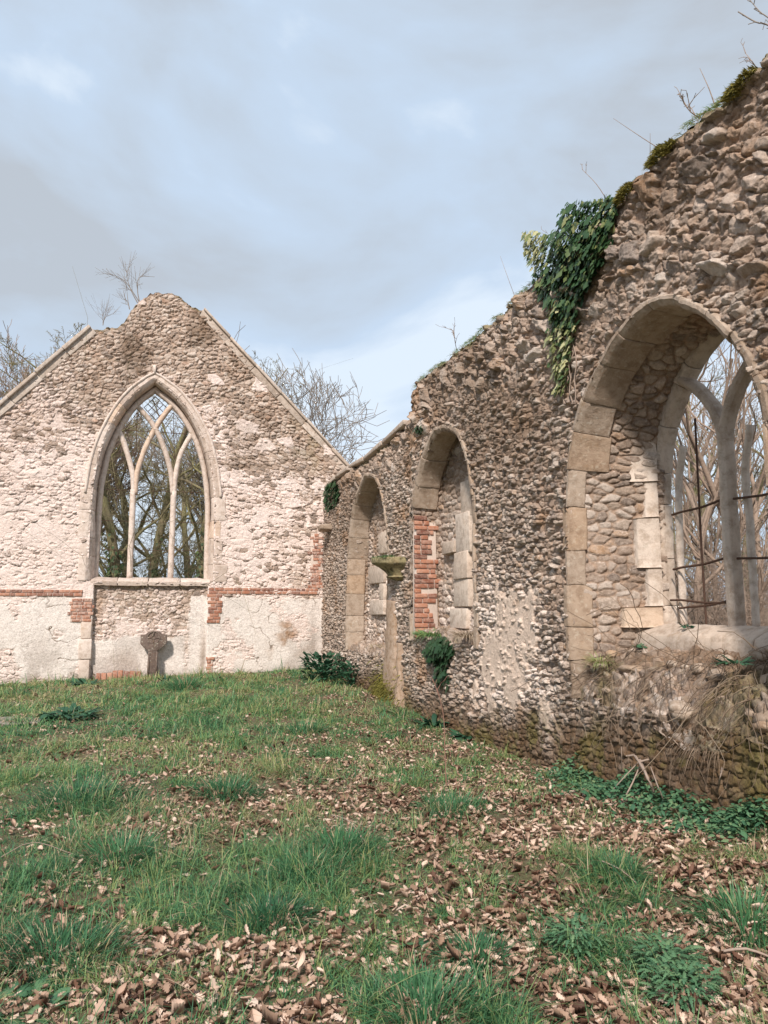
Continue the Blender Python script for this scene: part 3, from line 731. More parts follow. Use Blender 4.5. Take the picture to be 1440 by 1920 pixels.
mb = MB(); V = []; n = 6
cz0, cz1 = 2.05, 2.42
prof = [(.0, .10, .10), (.10, .22, .22), (.16, .25, .25), (.20, .20, .20), (.40, .25, .27), (.58, .30, .36), (.70, .36, .45), (.76, .38, .48), (1., .39, .49)]
for t, w_, d in prof:
    z = cz0 + (cz1 - cz0) * t
    for a in np.linspace(0, math.pi, n): V.append((W - d * math.sin(a) ** .7 + .02, 11.72 - w_ * math.cos(a), z))
K = len(prof); Fs = [tuple(range(n))[::-1], tuple((K - 1) * n + q for q in range(n))]
for k in range(K - 1):
    for q in range(n - 1): Fs.append((k * n + q, k * n + q + 1, (k + 1) * n + q + 1, (k + 1) * n + q))
mb.add(weather(V, .02, 7, 6), Fs)
corbel = mb.build('corbel', stone_material('algae_stone', (.25, .23, .10), (.42, .37, .25), .2, (.06, .05, .03), .95), side, bevel=.012, label='green-stained stone corbel jutting out between the blocked windows')
# coping slabs on the low end of the wall
mb = MB()
for y0, y1 in ((11.3, 12.6), (12.62, 13.9), (13.92, 15.1), (15.2, 16.4), (16.42, 17.55)):
    z0, z1 = float(walltop(np.array([y0]))[0]), float(walltop(np.array([y1]))[0]); c = np.array((W + .38, (y0 + y1) / 2, (z0 + z1) / 2 + .05)); u = np.array((0, y1 - y0, z1 - z0)); L_ = np.linalg.norm(u); u /= L_
    mb.box(c, (1, 0, 0), u, np.cross((1, 0, 0), u), .44, L_ / 2 - .004, .035, random.Random(2), .01)
mb.build('coping', M_COPE, side, bevel=.012)
# corner corbel near the gable
mb = MB(); mb.box((W - .10, 17.0, 3.48), (1, 0, 0), (0, 1, 0), (0, 0, 1), .16, .2, .06, random.Random(1), .03); mb.build('corbel', M_ASH, side, bevel=.015)

# ------------------------------------------------------------------ gable wall
gab = thing('gable_wall', 'pale limewashed flint gable wall with a three-light pointed window', 'wall', (0, D, 0))
gtx = [-7.5, -3.56, -2.96, -2.33, -1.80, -1.62, -1.40, -1.20, -1.05, -.92, -.70, -.5, -.28, -.02, .22, .45, .79, 1.64, 2.98, 4.5, 4.9]
gtz = [1.7, 5.88, 6.62, 7.38, 8.02, 8.06, 8.05, 8.10, 8.30, 8.60, 8.86, 9.05, 9.12, 9.12, 9.03, 8.90, 8.74, 7.90, 6.58, 4.98, 4.6]
def gtop(x): return np.interp(x, gtx, gtz) + ((fbm(x * 5, x * 0, 91, 4) - .5) * .14 + (fbm(x * 16, x * 0, 92, 2) - .5) * .05) * ss(-1.95, -1.7, x) * ss(.95, .6, x)
xx = np.arange(-6.2, 4.62, .0135); nz = 660
XG = np.broadcast_to(xx, (nz, len(xx))).copy(); ZG = -.35 + (gtop(xx) + .35)[None] * np.linspace(0, 1, nz)[:, None]
NX0, NX1, NZ1 = -1.43, 1.06, 2.14
def gable_field(x, z):
    h, mk_, r, s = stones(x, z + .12 * x, .135, .082, 700, .04, .92, .42, .15, .9)
    hu, mu, ru, su = stones(x * .96 + z * .2, z * .96 - x * .2, .13, .08, 730, .07, .98, .5, .14, 1.1)
    up = ss(5.2, 6.4, z + (fbm(x * .9, z * .9, 740, 3) - .5) * 2)
    pick = up > .5
    h = np.where(pick, hu * 1.15, h); mk_ = np.where(pick, mu, mk_); r = np.where(pick, ru, r); s = np.where(pick, su, s)
    bh, bm, br, bs = stones(x, z, .55, .36, 760, .30, .9, .2, .1, .9)                  # scattered pale ashlar lumps
    lump = bm * (bs > .84) * ss(2.6, 3.5, z)
    h = np.maximum(h, lump * .75); r = np.where(lump > .4, .9, r); mk_ = np.maximum(mk_, lump)
    n = fbm(x * .75, z * .75, 741, 4); n2 = fbm(x * 2.6, z * 2.6, 742, 4)
    side_ = ss(1.2, 1.6, x)
    white = .77 - .20 * ss(4.9, 6.0, z) - .36 * ss(5.9, 7.0, z)
    white = white - side_ * .30 * ss(4.55, 5.05, z + (n2 - .5) * .3) - .28 * blob(x, z, 2.0, 4.9, .7, .35) - .20 * side_ * ss(2.6, 3.4, x)
    white = white + (n - .5) * .75 + (n2 - .5) * .35 + .22 * ss(0, -2.6, x) * ss(6.6, 5.2, z)
    white = np.where(lump > .4, np.maximum(white, .75), white)
    white = white - .45 * (r < .16) - .3 * (s > .85)
    # plaster below the brick course
    pz = 1.84 + (n2 - .5) * .10
    pl = ss(.03, -.03, z - pz)
    innn = (x > NX0) & (x < NX1)
    edge = .93 + (fbm(x * 3, x * 0, 743, 3) - .5) * .25 + .9 * ss(.62, .72, x + (fbm(z * 4, z * 0, 744, 3) - .5) * .15) * ss(1.06, .8, x * 0 + .5)
    edge = edge + .9 * ss(-1.22, -1.36, x) * 0
    pln = ss(.04, -.03, z - edge) * (1 - .8 * blob(x, z, .62, .75, .06, .8))
    plo = pl
    gone = ss(.57, .64, fbm(x * 1.9 + 3, z * 1.9, 745, 4) + .10 * ss(.35, .0, z))        # plaster fallen off
    pl = plo * (1 - .95 * gone); pl = np.where(innn, pln, pl); gone = np.where(innn, 0, gone)
    cr = np.abs(fbm(x * 1.1 + 50, z * 1.5, 746, 5) - .5); crack = ss(.009, .002, cr) * ss(.48, .6, fbm(x * .8, z * .8, 747, 2)) * pl
    white = np.where(innn & (z < NZ1), .30 + .5 * (n2 - .5) + .15 * ss(1.6, 1.2, z), white)
    white = np.maximum(white, .7 * ss(.25, .75, gone) * (z < 1.84))
    dark = crack * .9 + .35 * ss(.12, 0, gtop(x[0])[None] - z) * ss(6, 8, z)
    dark = dark + .55 * ss(.52, .66, fbm(x * 1.3 + 7, z * 1.6, 748, 4)) * ss(5.6, 6.8, z) + .65 * blob(x, z, 1.8, 5.0, .55, .06) + .2 * side_ * ss(4.7, 5.4, z) * ss(.45, .6, n)
    dark = dark + .35 * pl * ss(.5, .66, fbm(x * 1.6 + 70, z * 1.1, 763, 5)) * ss(1.4, .2, z) + .5 * ss(.25, .0, z - .02) * ss(.35, .6, n2)
    orange = .75 * ss(.48, .62, fbm(x * 1.7, z * 2.1, 749, 4)) * np.maximum(blob(x, z, 2.9, 1.0, .5, .55), .0) * 1.3 + .6 * blob(x, z, -1.3, 1.55, .10, .3) * innn + .35 * blob(x, z, .98, .5, .06, .6) * innn
    orange = orange + .18 * ss(.56, .7, fbm(x * 1.2 + 20, z * 1.2, 750, 4)) * ss(3, 5, z)
    orange = orange + .25 * blob(x, z, -.7, .35, .25, .3)
    dark = dark + .55 * blob(x, z, 1.0, .45, .07, .45) * innn + .35 * blob(x, z, 3.55, .8, .12, .7) + .35 * innn * blob(x, z, 0, 2.05, 1.5, .14) * ss(.4, .6, n2)
    moss = .6 * ss(.1, 0, gtop(x[0])[None] - z) * ss(.5, .6, n2) * ss(5, 7, z)
    moss = moss + .35 * ss(2.2, 3.4, x) * ss(4.6, 5.4, z) * ss(.5, .62, n2)
    smooth_ = np.maximum(pl, .45 * ss(.75, 1., white))
    h = h * (1 - .92 * pl) * (1 - .25 * ss(.6, 1, white)) + pl * (.42 + .35 * (fbm(x * 2, z * 2, 751, 3) - .5) + .16 * (fbm(x * 12, z * 12, 752, 3) - .5)) - .3 * crack
    smear = ss(.50, .64, fbm(x * 1.7, z * 2.6, 760, 4)) * ss(.25, .7, white) * (1 - pl)
    h = h * (1 - .75 * smear) + .38 * smear * (.8 + .6 * (fbm(x * 7, z * 9, 761, 3) - .5)); white = white + .3 * smear
    hole = ss(.72, .8, fbm(x * 6, z * 9, 762, 2)) * ss(2, 2.3, z); h = h - .5 * hole * (1 - pl)
    sa = np.stack([r, mk_, np.clip(white, 0, 1), np.clip(orange, 0, 1)], -1)
    sb = np.stack([np.clip(moss, 0, 1), np.clip(dark, 0, 1), pl, s], -1)
    return h, sa, sb
hg, sag, sbg = gable_field(XG, ZG)
nic = ss(NX0 - .006, NX0 + .012, XG) * ss(NX1 + .006, NX1 - .012, XG) * ss(NZ1 + .008, NZ1 - .02, ZG)
YG = D - .050 * hg + .012 - (fbm(XG * .7, ZG * .7, 95, 3) - .5) * .05 + .11 * nic + .02 * ss(.08, 0, gtop(xx)[None] - ZG)
cx = .5 * (XG[1:, 1:] + XG[:-1, :-1]); cz = .5 * (ZG[1:, 1:] + ZG[:-1, :-1])
kg = ~(inside(GWIN + pathnormals(GWIN) * .03, cx, cz))
mk('flint_face', np.stack([XG, YG, ZG], -1), grid(nz, len(xx))[kg], M_GABLE, gab, {'sa': sag, 'sb': sbg})
# thickness of the gable: head and rear face
GT = .62
tq = np.linspace(0, 1, 22); XT, TT_ = np.meshgrid(xx[::2], tq); h_, sa_, sb_ = gable_field(XT, TT_ * .6 + 6.5)
sb_[..., 1] = .4; sb_[..., 2] = 0
mk('wall_head', np.stack([XT, D + .02 + TT_ * GT, gtop(XT) + .05 * np.sin(np.pi * TT_) + .03 * h_ * np.sin(np.pi * TT_)], -1), grid(22, XT.shape[1]).reshape(-1, 4), M_GABLE, gab, {'sa': sa_, 'sb': sb_})
xb = np.arange(-6.2, 4.62, .05); XB, VB = np.meshgrid(xb, np.linspace(0, 1, 150)); ZB = -.35 + (gtop(xb) + .35)[None] * VB
h_, sa_, sb_ = gable_field(XB, ZB)
kb = ~inside(inset(GWIN, .05), XB[:-1, :-1] + .025, ZB[:-1, :-1] + .03)
mk('outer_face', np.stack([XB, D + GT + .03 * h_, ZB], -1), grid(150, len(xb))[kb], M_WALL, gab, {'sa': sa_, 'sb': sb_})
# window: dressed surround, hood mould, sill, frame and tracery
sg = np.linalg.norm(np.diff(GWIN, axis=0), axis=1).sum()
b = breaks_for(GWIN, (.55, .42, .62, .48)); rng = random.Random(77)
fw = []
for i in range(len(b) - 1):
    c = .5 * (b[i] + b[i + 1]); fw.append(rng.choice((.20, .30, .24, .36)) if (c < 2.0 or c > sg - 2.0) else .17)
reveal(GWIN, GT - .02, .10, gab, 790, mat=M_GABLE, gable=True, amp=.02, push=.05)
blocks(GWIN, b, fw, [.34] * (len(b) - 1), gab, 'window_surround', M_GASH, .30, proud=.028, cham=.085, gap=.003, gable=True, seed=78, rough=.009)
HOOD = GWIN + pathnormals(GWIN) * .185; HOOD = HOOD[HOOD[:, 1] > 4.15]
mb = MB(); sweep(HOOD[::3], [(-.035, .03), (-.04, -.02), (-.015, -.06), (.02, -.06), (.035, -.02), (.035, .03)], 0., mb, True); 
mb.box((HOOD[HOOD[:, 1].argmax()][0] + .0, D - .02, HOOD[:, 1].max() + .08), (1, 0, 0), (0, 1, 0), (0, 0, 1), .03, .04, .10, random.Random(1), .01)
mb.build('hood_mould', M_GASH, gab)
FI = inset(GWIN, .105)
fpath = smoothpath(FI[::5], .06)
mb = MB(); sweep(fpath, octo(.06, .16), .26, mb, True); fr = mb.build('window_frame', M_GASH, gab)
mb = MB()
for k, (x0, x1) in enumerate(((-1.5, -.95), (-.94, -.28), (-.27, .42), (.43, 1.1))):
    V = []
    sec = [(-.0, 2.13), (-.02, 2.20), (.10, 2.255), (.30, 2.30), (.55, 2.29), (.55, 2.1), (.0, 2.1)]
    for x in np.linspace(x0, x1, 10):
        for d, z in sec: V.append((x, D + d, z))
    m_ = 7; Fs = [tuple(range(m_))[::-1], tuple(9 * m_ + q for q in range(m_))]
    for kk in range(9):
        for q in range(m_): q2 = (q + 1) % m_; Fs.append((kk * m_ + q, kk * m_ + q2, (kk + 1) * m_ + q2, (kk + 1) * m_ + q))
    mb.add(weather(V, .02, 6, 15 + k), Fs)
mb.build('window_sill', M_GASH, fr, bevel=.01)
DP = .27
def gp(zx, zy): return tuple(onY(120 + zx / 3, 660 + zy / 3, D + DP)[[0, 2]])
for xm in ((-.70, .21)):
    mb = MB(); sweep(smoothpath([(xm - .0, 2.26), (xm, 3.2), (xm, 3.9), (xm, 4.35)], .12), octo(.066, .17), DP, mb, True); mb.build('mullion', M_GASH, fr)
mb = MB()
L1 = [gp(392, 800), gp(385, 690), gp(362, 590), gp(333, 500), gp(300, 420)]
R1 = [gp(398, 800), gp(408, 690), gp(437, 590), gp(474, 500), gp(515, 425), gp(560, 355), gp(612, 290)]
L2 = [gp(612, 800), gp(603, 690), gp(580, 590), gp(548, 500), gp(512, 425), gp(470, 365), gp(412, 300)]
R2 = [gp(618, 800), gp(628, 690), gp(650, 590), gp(682, 520), gp(728, 445)]
for q in (L1, R1, L2, R2): sweep(smoothpath(q, .07), octo(.058, .15), DP + .01, mb, True)
mb.build('tracery', M_GASH, fr)
# iron saddle bars and the remaining leaded lattice at the head
pt = []
def hb(z, x0, x1, r=.007): pt.append((np.array([(x0, D + DP + .08, z), ((x0 + x1) / 2, D + DP + .085, z - .004), (x1, D + DP + .08, z)]), r))
for z in (2.95, 3.62, 4.35): 
    for a, b_ in ((-1.42, -.76), (-.64, .15), (.27, 1.0)): hb(z + (a * .01), a, b_)
zq = gp(400, 438)[1]; hb(zq, gp(335, 438)[0], gp(480, 438)[0], .009); hb(zq, gp(545, 438)[0], gp(695, 438)[0], .009)
for x in (-1.05, -.25, .62): pt.append((np.array([(x, D + DP + .09, 2.28), (x, D + DP + .09, 4.6)]), .005))
V, Fq = polytubes(pt, 5); mk('saddle_bars', V, Fq, M_IRON, fr)
pt = []
dm = [gp(515, 247), gp(582, 315), gp(515, 378), gp(450, 308)]
def lp(u, v):
    a = np.array(dm[0]) * (1 - u) * (1 - v) + np.array(dm[1]) * u * (1 - v) + np.array(dm[2]) * u * v + np.array(dm[3]) * (1 - u) * v
    return (a[0], D + DP + .07, a[1])
for t in (.0, .33, .66, 1.): pt.append((np.array([lp(t, 0), lp(t, 1)]), .009)); pt.append((np.array([lp(0, t), lp(1, t)]), .009))
for (a, b_, c, d) in ((gp(345, 430), gp(410, 335), gp(475, 430), gp(405, 600)), (gp(550, 430), gp(615, 335), gp(690, 430), gp(622, 600))):
    for p, q in ((a, b_), (b_, c), (c, d), (d, a), (b_, d)): pt.append((np.array([(p[0], D + DP + .09, p[1]), (q[0], D + DP + .09, q[1])]), .007))
V, Fq = polytubes(pt, 4); mk('leaded_lattice', V, Fq, M_IRON, fr)
# brick courses and patches
rng = random.Random(21)
gy0 = D - .030
def grick(x0, x1, z0, n, mat, name, ragged=0., rag=0.):
    cs = [(z0 + k * .074, x0 + rng.uniform(-rag, rag), x1 + rng.uniform(-rag, rag)) for k in range(n)]
    mb = MB(); mb.box(((x0 + x1) / 2, D + .015, z0 + n * .037 - .005), (1, 0, 0), (0, 1, 0), (0, 0, 1), (x1 - x0) / 2 - .01, .04, n * .037 + .006, rng, .003); bw = brickwork((0, gy0, 0), (1, 0, 0), (0, 0, 1), (0, -1, 0), cs, rng, mat, gab, name, ragged=ragged)
    mb.build('mortar_bed', M_MORT, bw, bevel=.01); return bw
grick(-6.0, -1.66, 1.86, 2, M_BRICK, 'brick_course'); grick(1.07, 3.66, 1.93, 2, M_BRICK, 'brick_course')
grick(-1.9, -1.45, 1.30, 7, M_BRICKP, 'brick_patch', .0, .06); grick(1.07, 1.36, 1.26, 9, M_BRICK, 'brick_patch', .0, .05)
grick(1.07, 1.22, .12, 5, M_BRICKP, 'brick_patch', .0, .04)
grick(3.46, 3.76, 2.08, 18, M_BRICKP, 'brick_patch', .05, .09)
# square-edged stones flanking the niche
mb = MB()
for k, z in enumerate((.05, .5, .95)): mb.box((-1.55, D - .0, z + .2), (1, 0, 0), (0, 1, 0), (0, 0, 1), .11 + .02 * (k % 2), .035, .215, random.Random(k), .01)
mb.build('niche_quoins', M_GASH, gab, bevel=.012)
# raking copings
def raking(pts, n0, th, dz, parent):
    mb = MB(); P = np.array(pts)
    L_ = np.linalg.norm(P[1] - P[0]); u = (P[1] - P[0]) / L_; nrm = np.array((-u[1], u[0])); nrm = nrm if nrm[1] > 0 else -nrm
    rr = random.Random(n0)
    for k in range(n0):
        a, b_ = P[0] + u * L_ * k / n0, P[0] + u * L_ * (k + 1) / n0; c = (a + b_) / 2 + nrm * (dz + rr.uniform(-.008, .008))
        mb.box((c[0], D + GT / 2 - .03, c[1]), (u[0], 0, u[1]), (0, 1, 0), (nrm[0], 0, nrm[1]), L_ / n0 / 2 - .004, GT / 2 + .07, th, rr, .012)
        e = c - nrm * (th + .075)
        mb.box((e[0], D + .0, e[1]), (u[0], 0, u[1]), (0, 1, 0), (nrm[0], 0, nrm[1]), L_ / n0 / 2 - .003, .03, .085, rr, .012)
    return mb.build('coping', M_COPE, parent, bevel=.012)
raking([(.74, 8.80), (4.60, 4.90)], 6, .03, .02, gab); raking([(-6.1, 3.20), (-1.78, 8.06)], 8, .04, .03, gab)
# kerb of bricks set on edge at the foot, left of the cross
rng = random.Random(4); mb = MB(); x = onY(180, 1278)[0]; xe = onY(268, 1278)[0]
k = 0
while x < xe - .05:
    w_ = .10 + .035 * rng.random(); zt = .17 + rng.uniform(-.03, .03)
    mb.box((x + w_ / 2, D - .10 + rng.uniform(-.015, .015), zt - .12), (1, 0, rng.uniform(-.08, .08)), (0, 1, 0), (0, 0, 1), w_ / 2 - .006, .06, .15, rng, .006); x += w_; k += 1
mb.build('brick_kerb', M_BRICK, gab, bevel=.008)

# ------------------------------------------------------------------ stone cross against the gable
def cross():
    c0 = onY(285, 1276, D - .16); t = thing('stone_cross', 'dark weathered stone cross with ringed head leaning on the gable below the window', 'cross', (c0[0], c0[1], float(gh(c0[0], c0[1])) - .02))
    s = 1 / 3 / 84.0
    out = [(462, 1845), (464, 1760), (466, 1692), (440, 1672), (421, 1650), (421, 1600), (446, 1600), (462, 1584), (492, 1579), (524, 1584), (540, 1600), (565, 1600), (565, 1648), (546, 1668), (514, 1690), (518, 1760), (523, 1845)]
    P = [((x - 492) * s, (1848 - y) * s - .02) for x, y in out]
    th = .065; n = len(P); V = [(x, -th + .06 * z, z) for x, z in P] + [(x, th + .06 * z, z) for x, z in P]
    mb = MB(); mb.add(V, [tuple(range(n)), tuple(range(n, 2 * n))[::-1]] + [(i, i + n, (i + 1) % n + n, (i + 1) % n) for i in range(n)])
    o = mb.build('cross_body', M_CROSS, t, bevel=.014, local=True)
    # raised ring and boss on the head, raised border on the shaft
    mb = MB(); cx_, cz_ = 0., (1848 - 1622) * s
    def ring(r0, r1, y, k=28):
        V = []
        for i in range(k):
            a = 2 * math.pi * i / k
            for r, d in ((r0, 0.02), (r0 + .01, -y), (r1 - .01, -y), (r1, .02)): V.append((cx_ + r * math.cos(a), -th + .06 * cz_ + d, cz_ + r * math.sin(a)))
        Fs = [(i * 4 + q, i * 4 + q + 1, ((i + 1) % k) * 4 + q + 1, ((i + 1) % k) * 4 + q) for i in range(k) for q in range(3)]
        mb.add(V, Fs)
    ring(.115, .145, .016); ring(.03, .055, .014)
    for a in range(4):
        an = a * math.pi / 2; mb.box((.085 * math.cos(an), -th + .06 * cz_ - .002, cz_ + .085 * math.sin(an)), (math.cos(an), 0, math.sin(an)), (0, 1, 0), (-math.sin(an), 0, math.cos(an)), .034, .010, .012)
    mb.build('carved_ring', M_CROSS, t, local=True)
    mb = MB()
    for sx in (-1, 1): mb.box((sx * .083, -th + .06 * .3 - .004, .32), (1, 0, 0), (0, 1, -.06), (0, .06, 1), .012, .012, .27)
    mb.build('shaft_border', M_CROSS, t, local=True)
cross()
# low stone slab in the grass on the left
p = onG(20, 1362); mb = MB(); mb.box((0, 0, 0), (1, .02, 0), (-.02, 1, 0), (0, 0, 1), .78, .36, .07, random.Random(6), .02)
sl_ = mb.build('stone_slab', M_SLAB, None, bevel=.015); sl_.location = (p[0] - .45, p[1] + .38, p[2] - .035); tag(sl_, 'low grey stone slab sunk in the grass at the left edge', 'slab')

# ------------------------------------------------------------------ ground cover
R = np.random.default_rng(11)
def litter_density(x, y):
    n = fbm(x * .8, y * .8, 801, 4); n2 = fbm(x * 2.8, y * 2.8, 802, 3)
    d = ss(.485, .62, n * .38 + n2 * .36 + .26 * fbm(x * 7, y * 7, 803, 2) + .10 * ss(-.3, 1.8, x - .25 * (y - 3)) + .06 * ss(8, 3, y) - .06 * ss(9, 14, y))
    d = d * (1 - .85 * ss(-.35, -1.6, x - (-.02 * y)) * ss(2.4, 3.8, y))
    d = np.maximum(d, .8 * blob(x, y, 2.7, 9.0, .9, 2.6) * ss(.35, .5, n2)); return np.clip(d, 0, 1)
def area(N, p):
    """ground points thinning with distance, inside the walls and a margin round the view"""
    d = 1.5 * (D / 1.5) ** (R.random(N)) if p == 1 else (1.7 ** (1 - p) + R.random(N) * (17.7 ** (1 - p) - 1.7 ** (1 - p))) ** (1 / (1 - p))
    lo = np.maximum(-.21 * d - 1.0, -5.5); hi = np.minimum(1.02 * d + .5, W - .03)
    x = lo + (hi - lo) * R.random(N); return x, d
def grass_blades(x, y, L, wid, tone, lean, nseg=4):
    N = len(x); a = 2 * np.pi * (R.random(N) * .85 + 1.4 * vn(x * 1.7, y * 1.7, 817)); ln = lean * (.2 + 1.5 * R.random(N) ** 1.5)
    dr = np.stack([np.cos(a) * ln, np.sin(a) * ln, np.ones(N)], 1)
    sd = np.stack([-np.sin(a), np.cos(a), 0 * a], 1) + R.normal(0, .25, (N, 3))
    base = np.stack([x, y, gh(x, y) - .005], 1)
    prof = [1, .85, .55, .05] if nseg == 4 else [1, .7, .05]
    V, Fq, K = strips(base, dr, sd, L, wid, .25 + .6 * R.random(N) * lean, prof)
    lc = np.stack([np.clip(tone, 0, 1), R.random(N), 0 * x, 0 * x + 1], 1)
    return V, Fq, rep(lc, K)
def merge(parts):
    o = 0; V = []; Fq = []; A = []
    for v, f, a in parts: V.append(v); Fq.append(f + o); A.append(a); o += len(v)
    return np.concatenate(V), np.concatenate(Fq), np.concatenate(A)
N = 640000; x, y = area(N, 1.2)
ld = litter_density(x, y); tus = fbm(x * 1.5, y * 1.5, 811, 3); tus2 = fbm(x * 4.5, y * 4.5, 812, 3)
kp = R.random(N) > ld * .60
kp &= R.random(N) < .45 + .8 * ss(.36, .54, tus * .45 + tus2 * .55)
kp0 = kp; x, y, tus, tus2 = x[kp], y[kp], tus[kp], tus2[kp]
dd = np.hypot(x, y)
dry = fbm(x * 1.1 + 40, y * 1.1, 813, 4)
tone = .12 + .34 * vn(x * 1.3, y * 1.3, 814) + .22 * vn(x * 5, y * 5, 815) + .62 * (R.random(len(x)) - .5) + .14 * ss(8, 15, y) * ss(.42, .6, dry)
tone = np.where(R.random(len(x)) < .08 + .32 * ss(.48, .66, dry), .72 + .28 * R.random(len(x)), tone)
hgt = (.045 + .17 * ss(.44, .66, tus * .3 + tus2 * .45 + .25 * vn(x * 11, y * 11, 816))) * (1 - .35 * ld[kp0]) * (.5 + R.random(len(x))) * (1 + .25 * ss(5, 2, y))
g = grass_blades(x, y, hgt * np.exp(R.normal(-.05, .35, len(x))), np.maximum(.0021, .00042 * dd) * (.7 + .6 * R.random(len(x))), tone, 1.25)
go = mk('grass', g[0], g[1], M_GRASS, None, {'lc': g[2]}); go['kind'] = 'stuff'; go['label'] = 'rough winter grass with dry straw among the fallen leaves'; go['category'] = 'grass'
# fallen oak leaves
def litter(N, prof, p):
    x, y = area(N, p); k = R.random(N) < litter_density(x, y) * .95 + .11; x, y = x[k], y[k]; n = len(x)
    a = R.random(n) * 2 * np.pi; tl = R.normal(0, .24, n)
    dr = np.stack([np.cos(a), np.sin(a), tl], 1); sd = np.stack([-np.sin(a), np.cos(a), R.normal(0, .45, n)], 1)
    L = np.clip(.037 * np.exp(R.normal(0, .26, n)), .02, .06); z = gh(x, y) + .006 + .02 * R.random(n) ** 2
    V, Fq, K = strips(np.stack([x, y, z], 1), dr, sd, L, L * (.30 + .12 * R.random(n)), R.normal(0, .25, n), prof, mid=.01 + 0)
    # cup each leaf
    V = V.reshape(n, -1, 3, 3); up = R.normal(.06, .30, (n, 1)) * L[:, None]; V[:, :, 0, 2] += up; V[:, :, 2, 2] += up; V = V.reshape(-1, 3)
    V[:, 2] = np.maximum(V[:, 2], gh(V[:, 0], V[:, 1]) + .002)
    tone = np.clip(.66 + .26 * R.normal(0, 1, n) - .18 * (vn(x * 2, y * 2, 820) > .6), 0, 1)
    return V, Fq, rep(np.stack([tone, R.random(n), 0 * x, 0 * x + 1], 1), K)
OAK = [.06, .5, .34, .8, .5, 1., .6, .8, .15]
OAK2 = [.1, .35, .8, .55, .9, .5, .75, .3, .1]; OVAL = [.08, .5, .8, .95, 1., .9, .7, .45, .05]; BITS = [.9, 1., .5, .7, .2, .1, .05, .05, .02]
v = merge([litter(24000, OAK, 1.35), litter(18000, OAK2, 1.35), litter(5000, OVAL, 1.3), litter(14000, BITS, 1.3), litter(9000, OAK, .9)])
lo_ = mk('leaf_litter', v[0], v[1], M_LITTER, None, {'lc': v[2]}, smooth=False); lo_['kind'] = 'stuff'; lo_['label'] = 'fallen brown oak leaves lying over the ground'; lo_['category'] = 'leaves'

# --- tussocks one can tell apart
def tussock(px, py, r, L, n, tone, label, spread=.75):
    c = onG(px, py); a = R.random(n) * 2 * np.pi; q = r * np.sqrt(R.random(n)); x = c[0] + q * np.cos(a); y = c[1] + q * np.sin(a)
    ln = spread * (.15 + q / r * .9) * (.5 + R.random(n)); dr = np.stack([np.cos(a) * ln + R.normal(0, .2, n), np.sin(a) * ln + R.normal(0, .2, n), np.ones(n)], 1)
    sd = np.stack([-np.sin(a), np.cos(a), 0 * a], 1) + R.normal(0, .3, (n, 3))
    V, Fq, K = strips(np.stack([x, y, gh(x, y) - .01], 1), dr, sd, L * (.5 + .6 * R.random(n)), .0030 * (.7 + .6 * R.random(n)) * max(1, c[1] / 6), .2 + .7 * R.random(n), [1, .95, .75, .45, .05])
    t = np.where(R.random(n) < .10, .8 + .2 * R.random(n), tone + .2 * (R.random(n) - .5))
    o = mk('grass_tussock', V, Fq, M_GRASS, None, {'lc': rep(np.stack([np.clip(t, 0, 1), a, a, a * 0 + 1], 1), K)})
    recenter(o, c); tag(o, label, 'grass tussock', 'grass tussocks')
for q in [(640, 1600, .20, .34, 900, .22, 'tall upright green tussock with a pale twig beside it in the leaf litter'),
          (578, 1640, .20, .26, 900, .20, 'rounded green tussock touching the front of the taller one by the pale twig'),
          (425, 1490, .28, .28, 700, .16, 'dark green tussock right of the path of bright moss-green grass, mid lawn'),
          (505, 1725, .19, .22, 800, .08, 'dark blue-green arching tussock standing among leaves near the lower middle'),
          (225, 1610, .20, .28, 700, .22, 'tufty green tussock beside the leaf-strewn gap on the left of the lawn'),
          (140, 1500, .40, .30, 900, .12, 'wide dark tussock in the long grass on the left of the lawn'),
          (110, 1800, .26, .24, 1100, .12, 'low spreading blue-green tussock in the lower left of the lawn'),
          (345, 1290, .28, .42, 500, .26, 'bright tall grass tuft at the gable foot just right of the stone cross'),
          (800, 1905, .20, .24, 900, .2, 'lush green tussock cut by the bottom edge of the view'),
          (890, 1800, .13, .2, 500, .14, 'dark tussock growing out of yellowed dead grass'),
          (1150, 1640, .14, .24, 450, .2, 'thin upright tussock alone in the right-hand leaf litter'),
          (850, 1520, .28, .24, 600, .2, 'broad mid-green tussock beyond the leaves in front of the whitewashed wall patch'),
          (570, 1370, .3, .26, 420, .22, 'small far tussock on the lawn before the dark plants in the corner'),
          (1400, 1730, .2, .26, 600, .25, 'green tussock half cut off at the right edge of the view')]: tussock(*q)

# --- leafy plants
def rosette(px, py, n, L, wid, name, label, cat, mat=M_HERB, up=.6, prof=(.15, .55, .9, 1, .85, .5, .05), droop=.5, r=.04, tone=(.2, .8), tiers=1, hgt=0., at=None):
    c = onG(px, py) if at is None else np.array(at, float); N = n * tiers
    a = R.random(N) * 2 * np.pi; q = r * np.sqrt(R.random(N)); t = np.repeat(np.arange(tiers) / max(1, tiers - 1 or 1), n)
    base = np.stack([c[0] + q * np.cos(a), c[1] + q * np.sin(a), c[2] + hgt * R.random(N) + 0 * t], 1)
    u = up * (.4 + 1.1 * R.random(N)); dr = np.stack([np.cos(a), np.sin(a), u], 1); sd = np.stack([-np.sin(a), np.cos(a), R.normal(0, .25, N)], 1)
    Ls = L * (.55 + .6 * R.random(N))
    V, Fq, K = strips(base, dr, sd, Ls, wid * Ls / L, droop * (.4 + R.random(N)), prof, mid=.25)
    lc = np.stack([tone[0] + (tone[1] - tone[0]) * R.random(N), a, a, a * 0 + 1], 1)
    o = mk(name, V, Fq, mat, None, {'lc': rep(lc, K)})
    recenter(o, c); tag(o, label, cat); return o
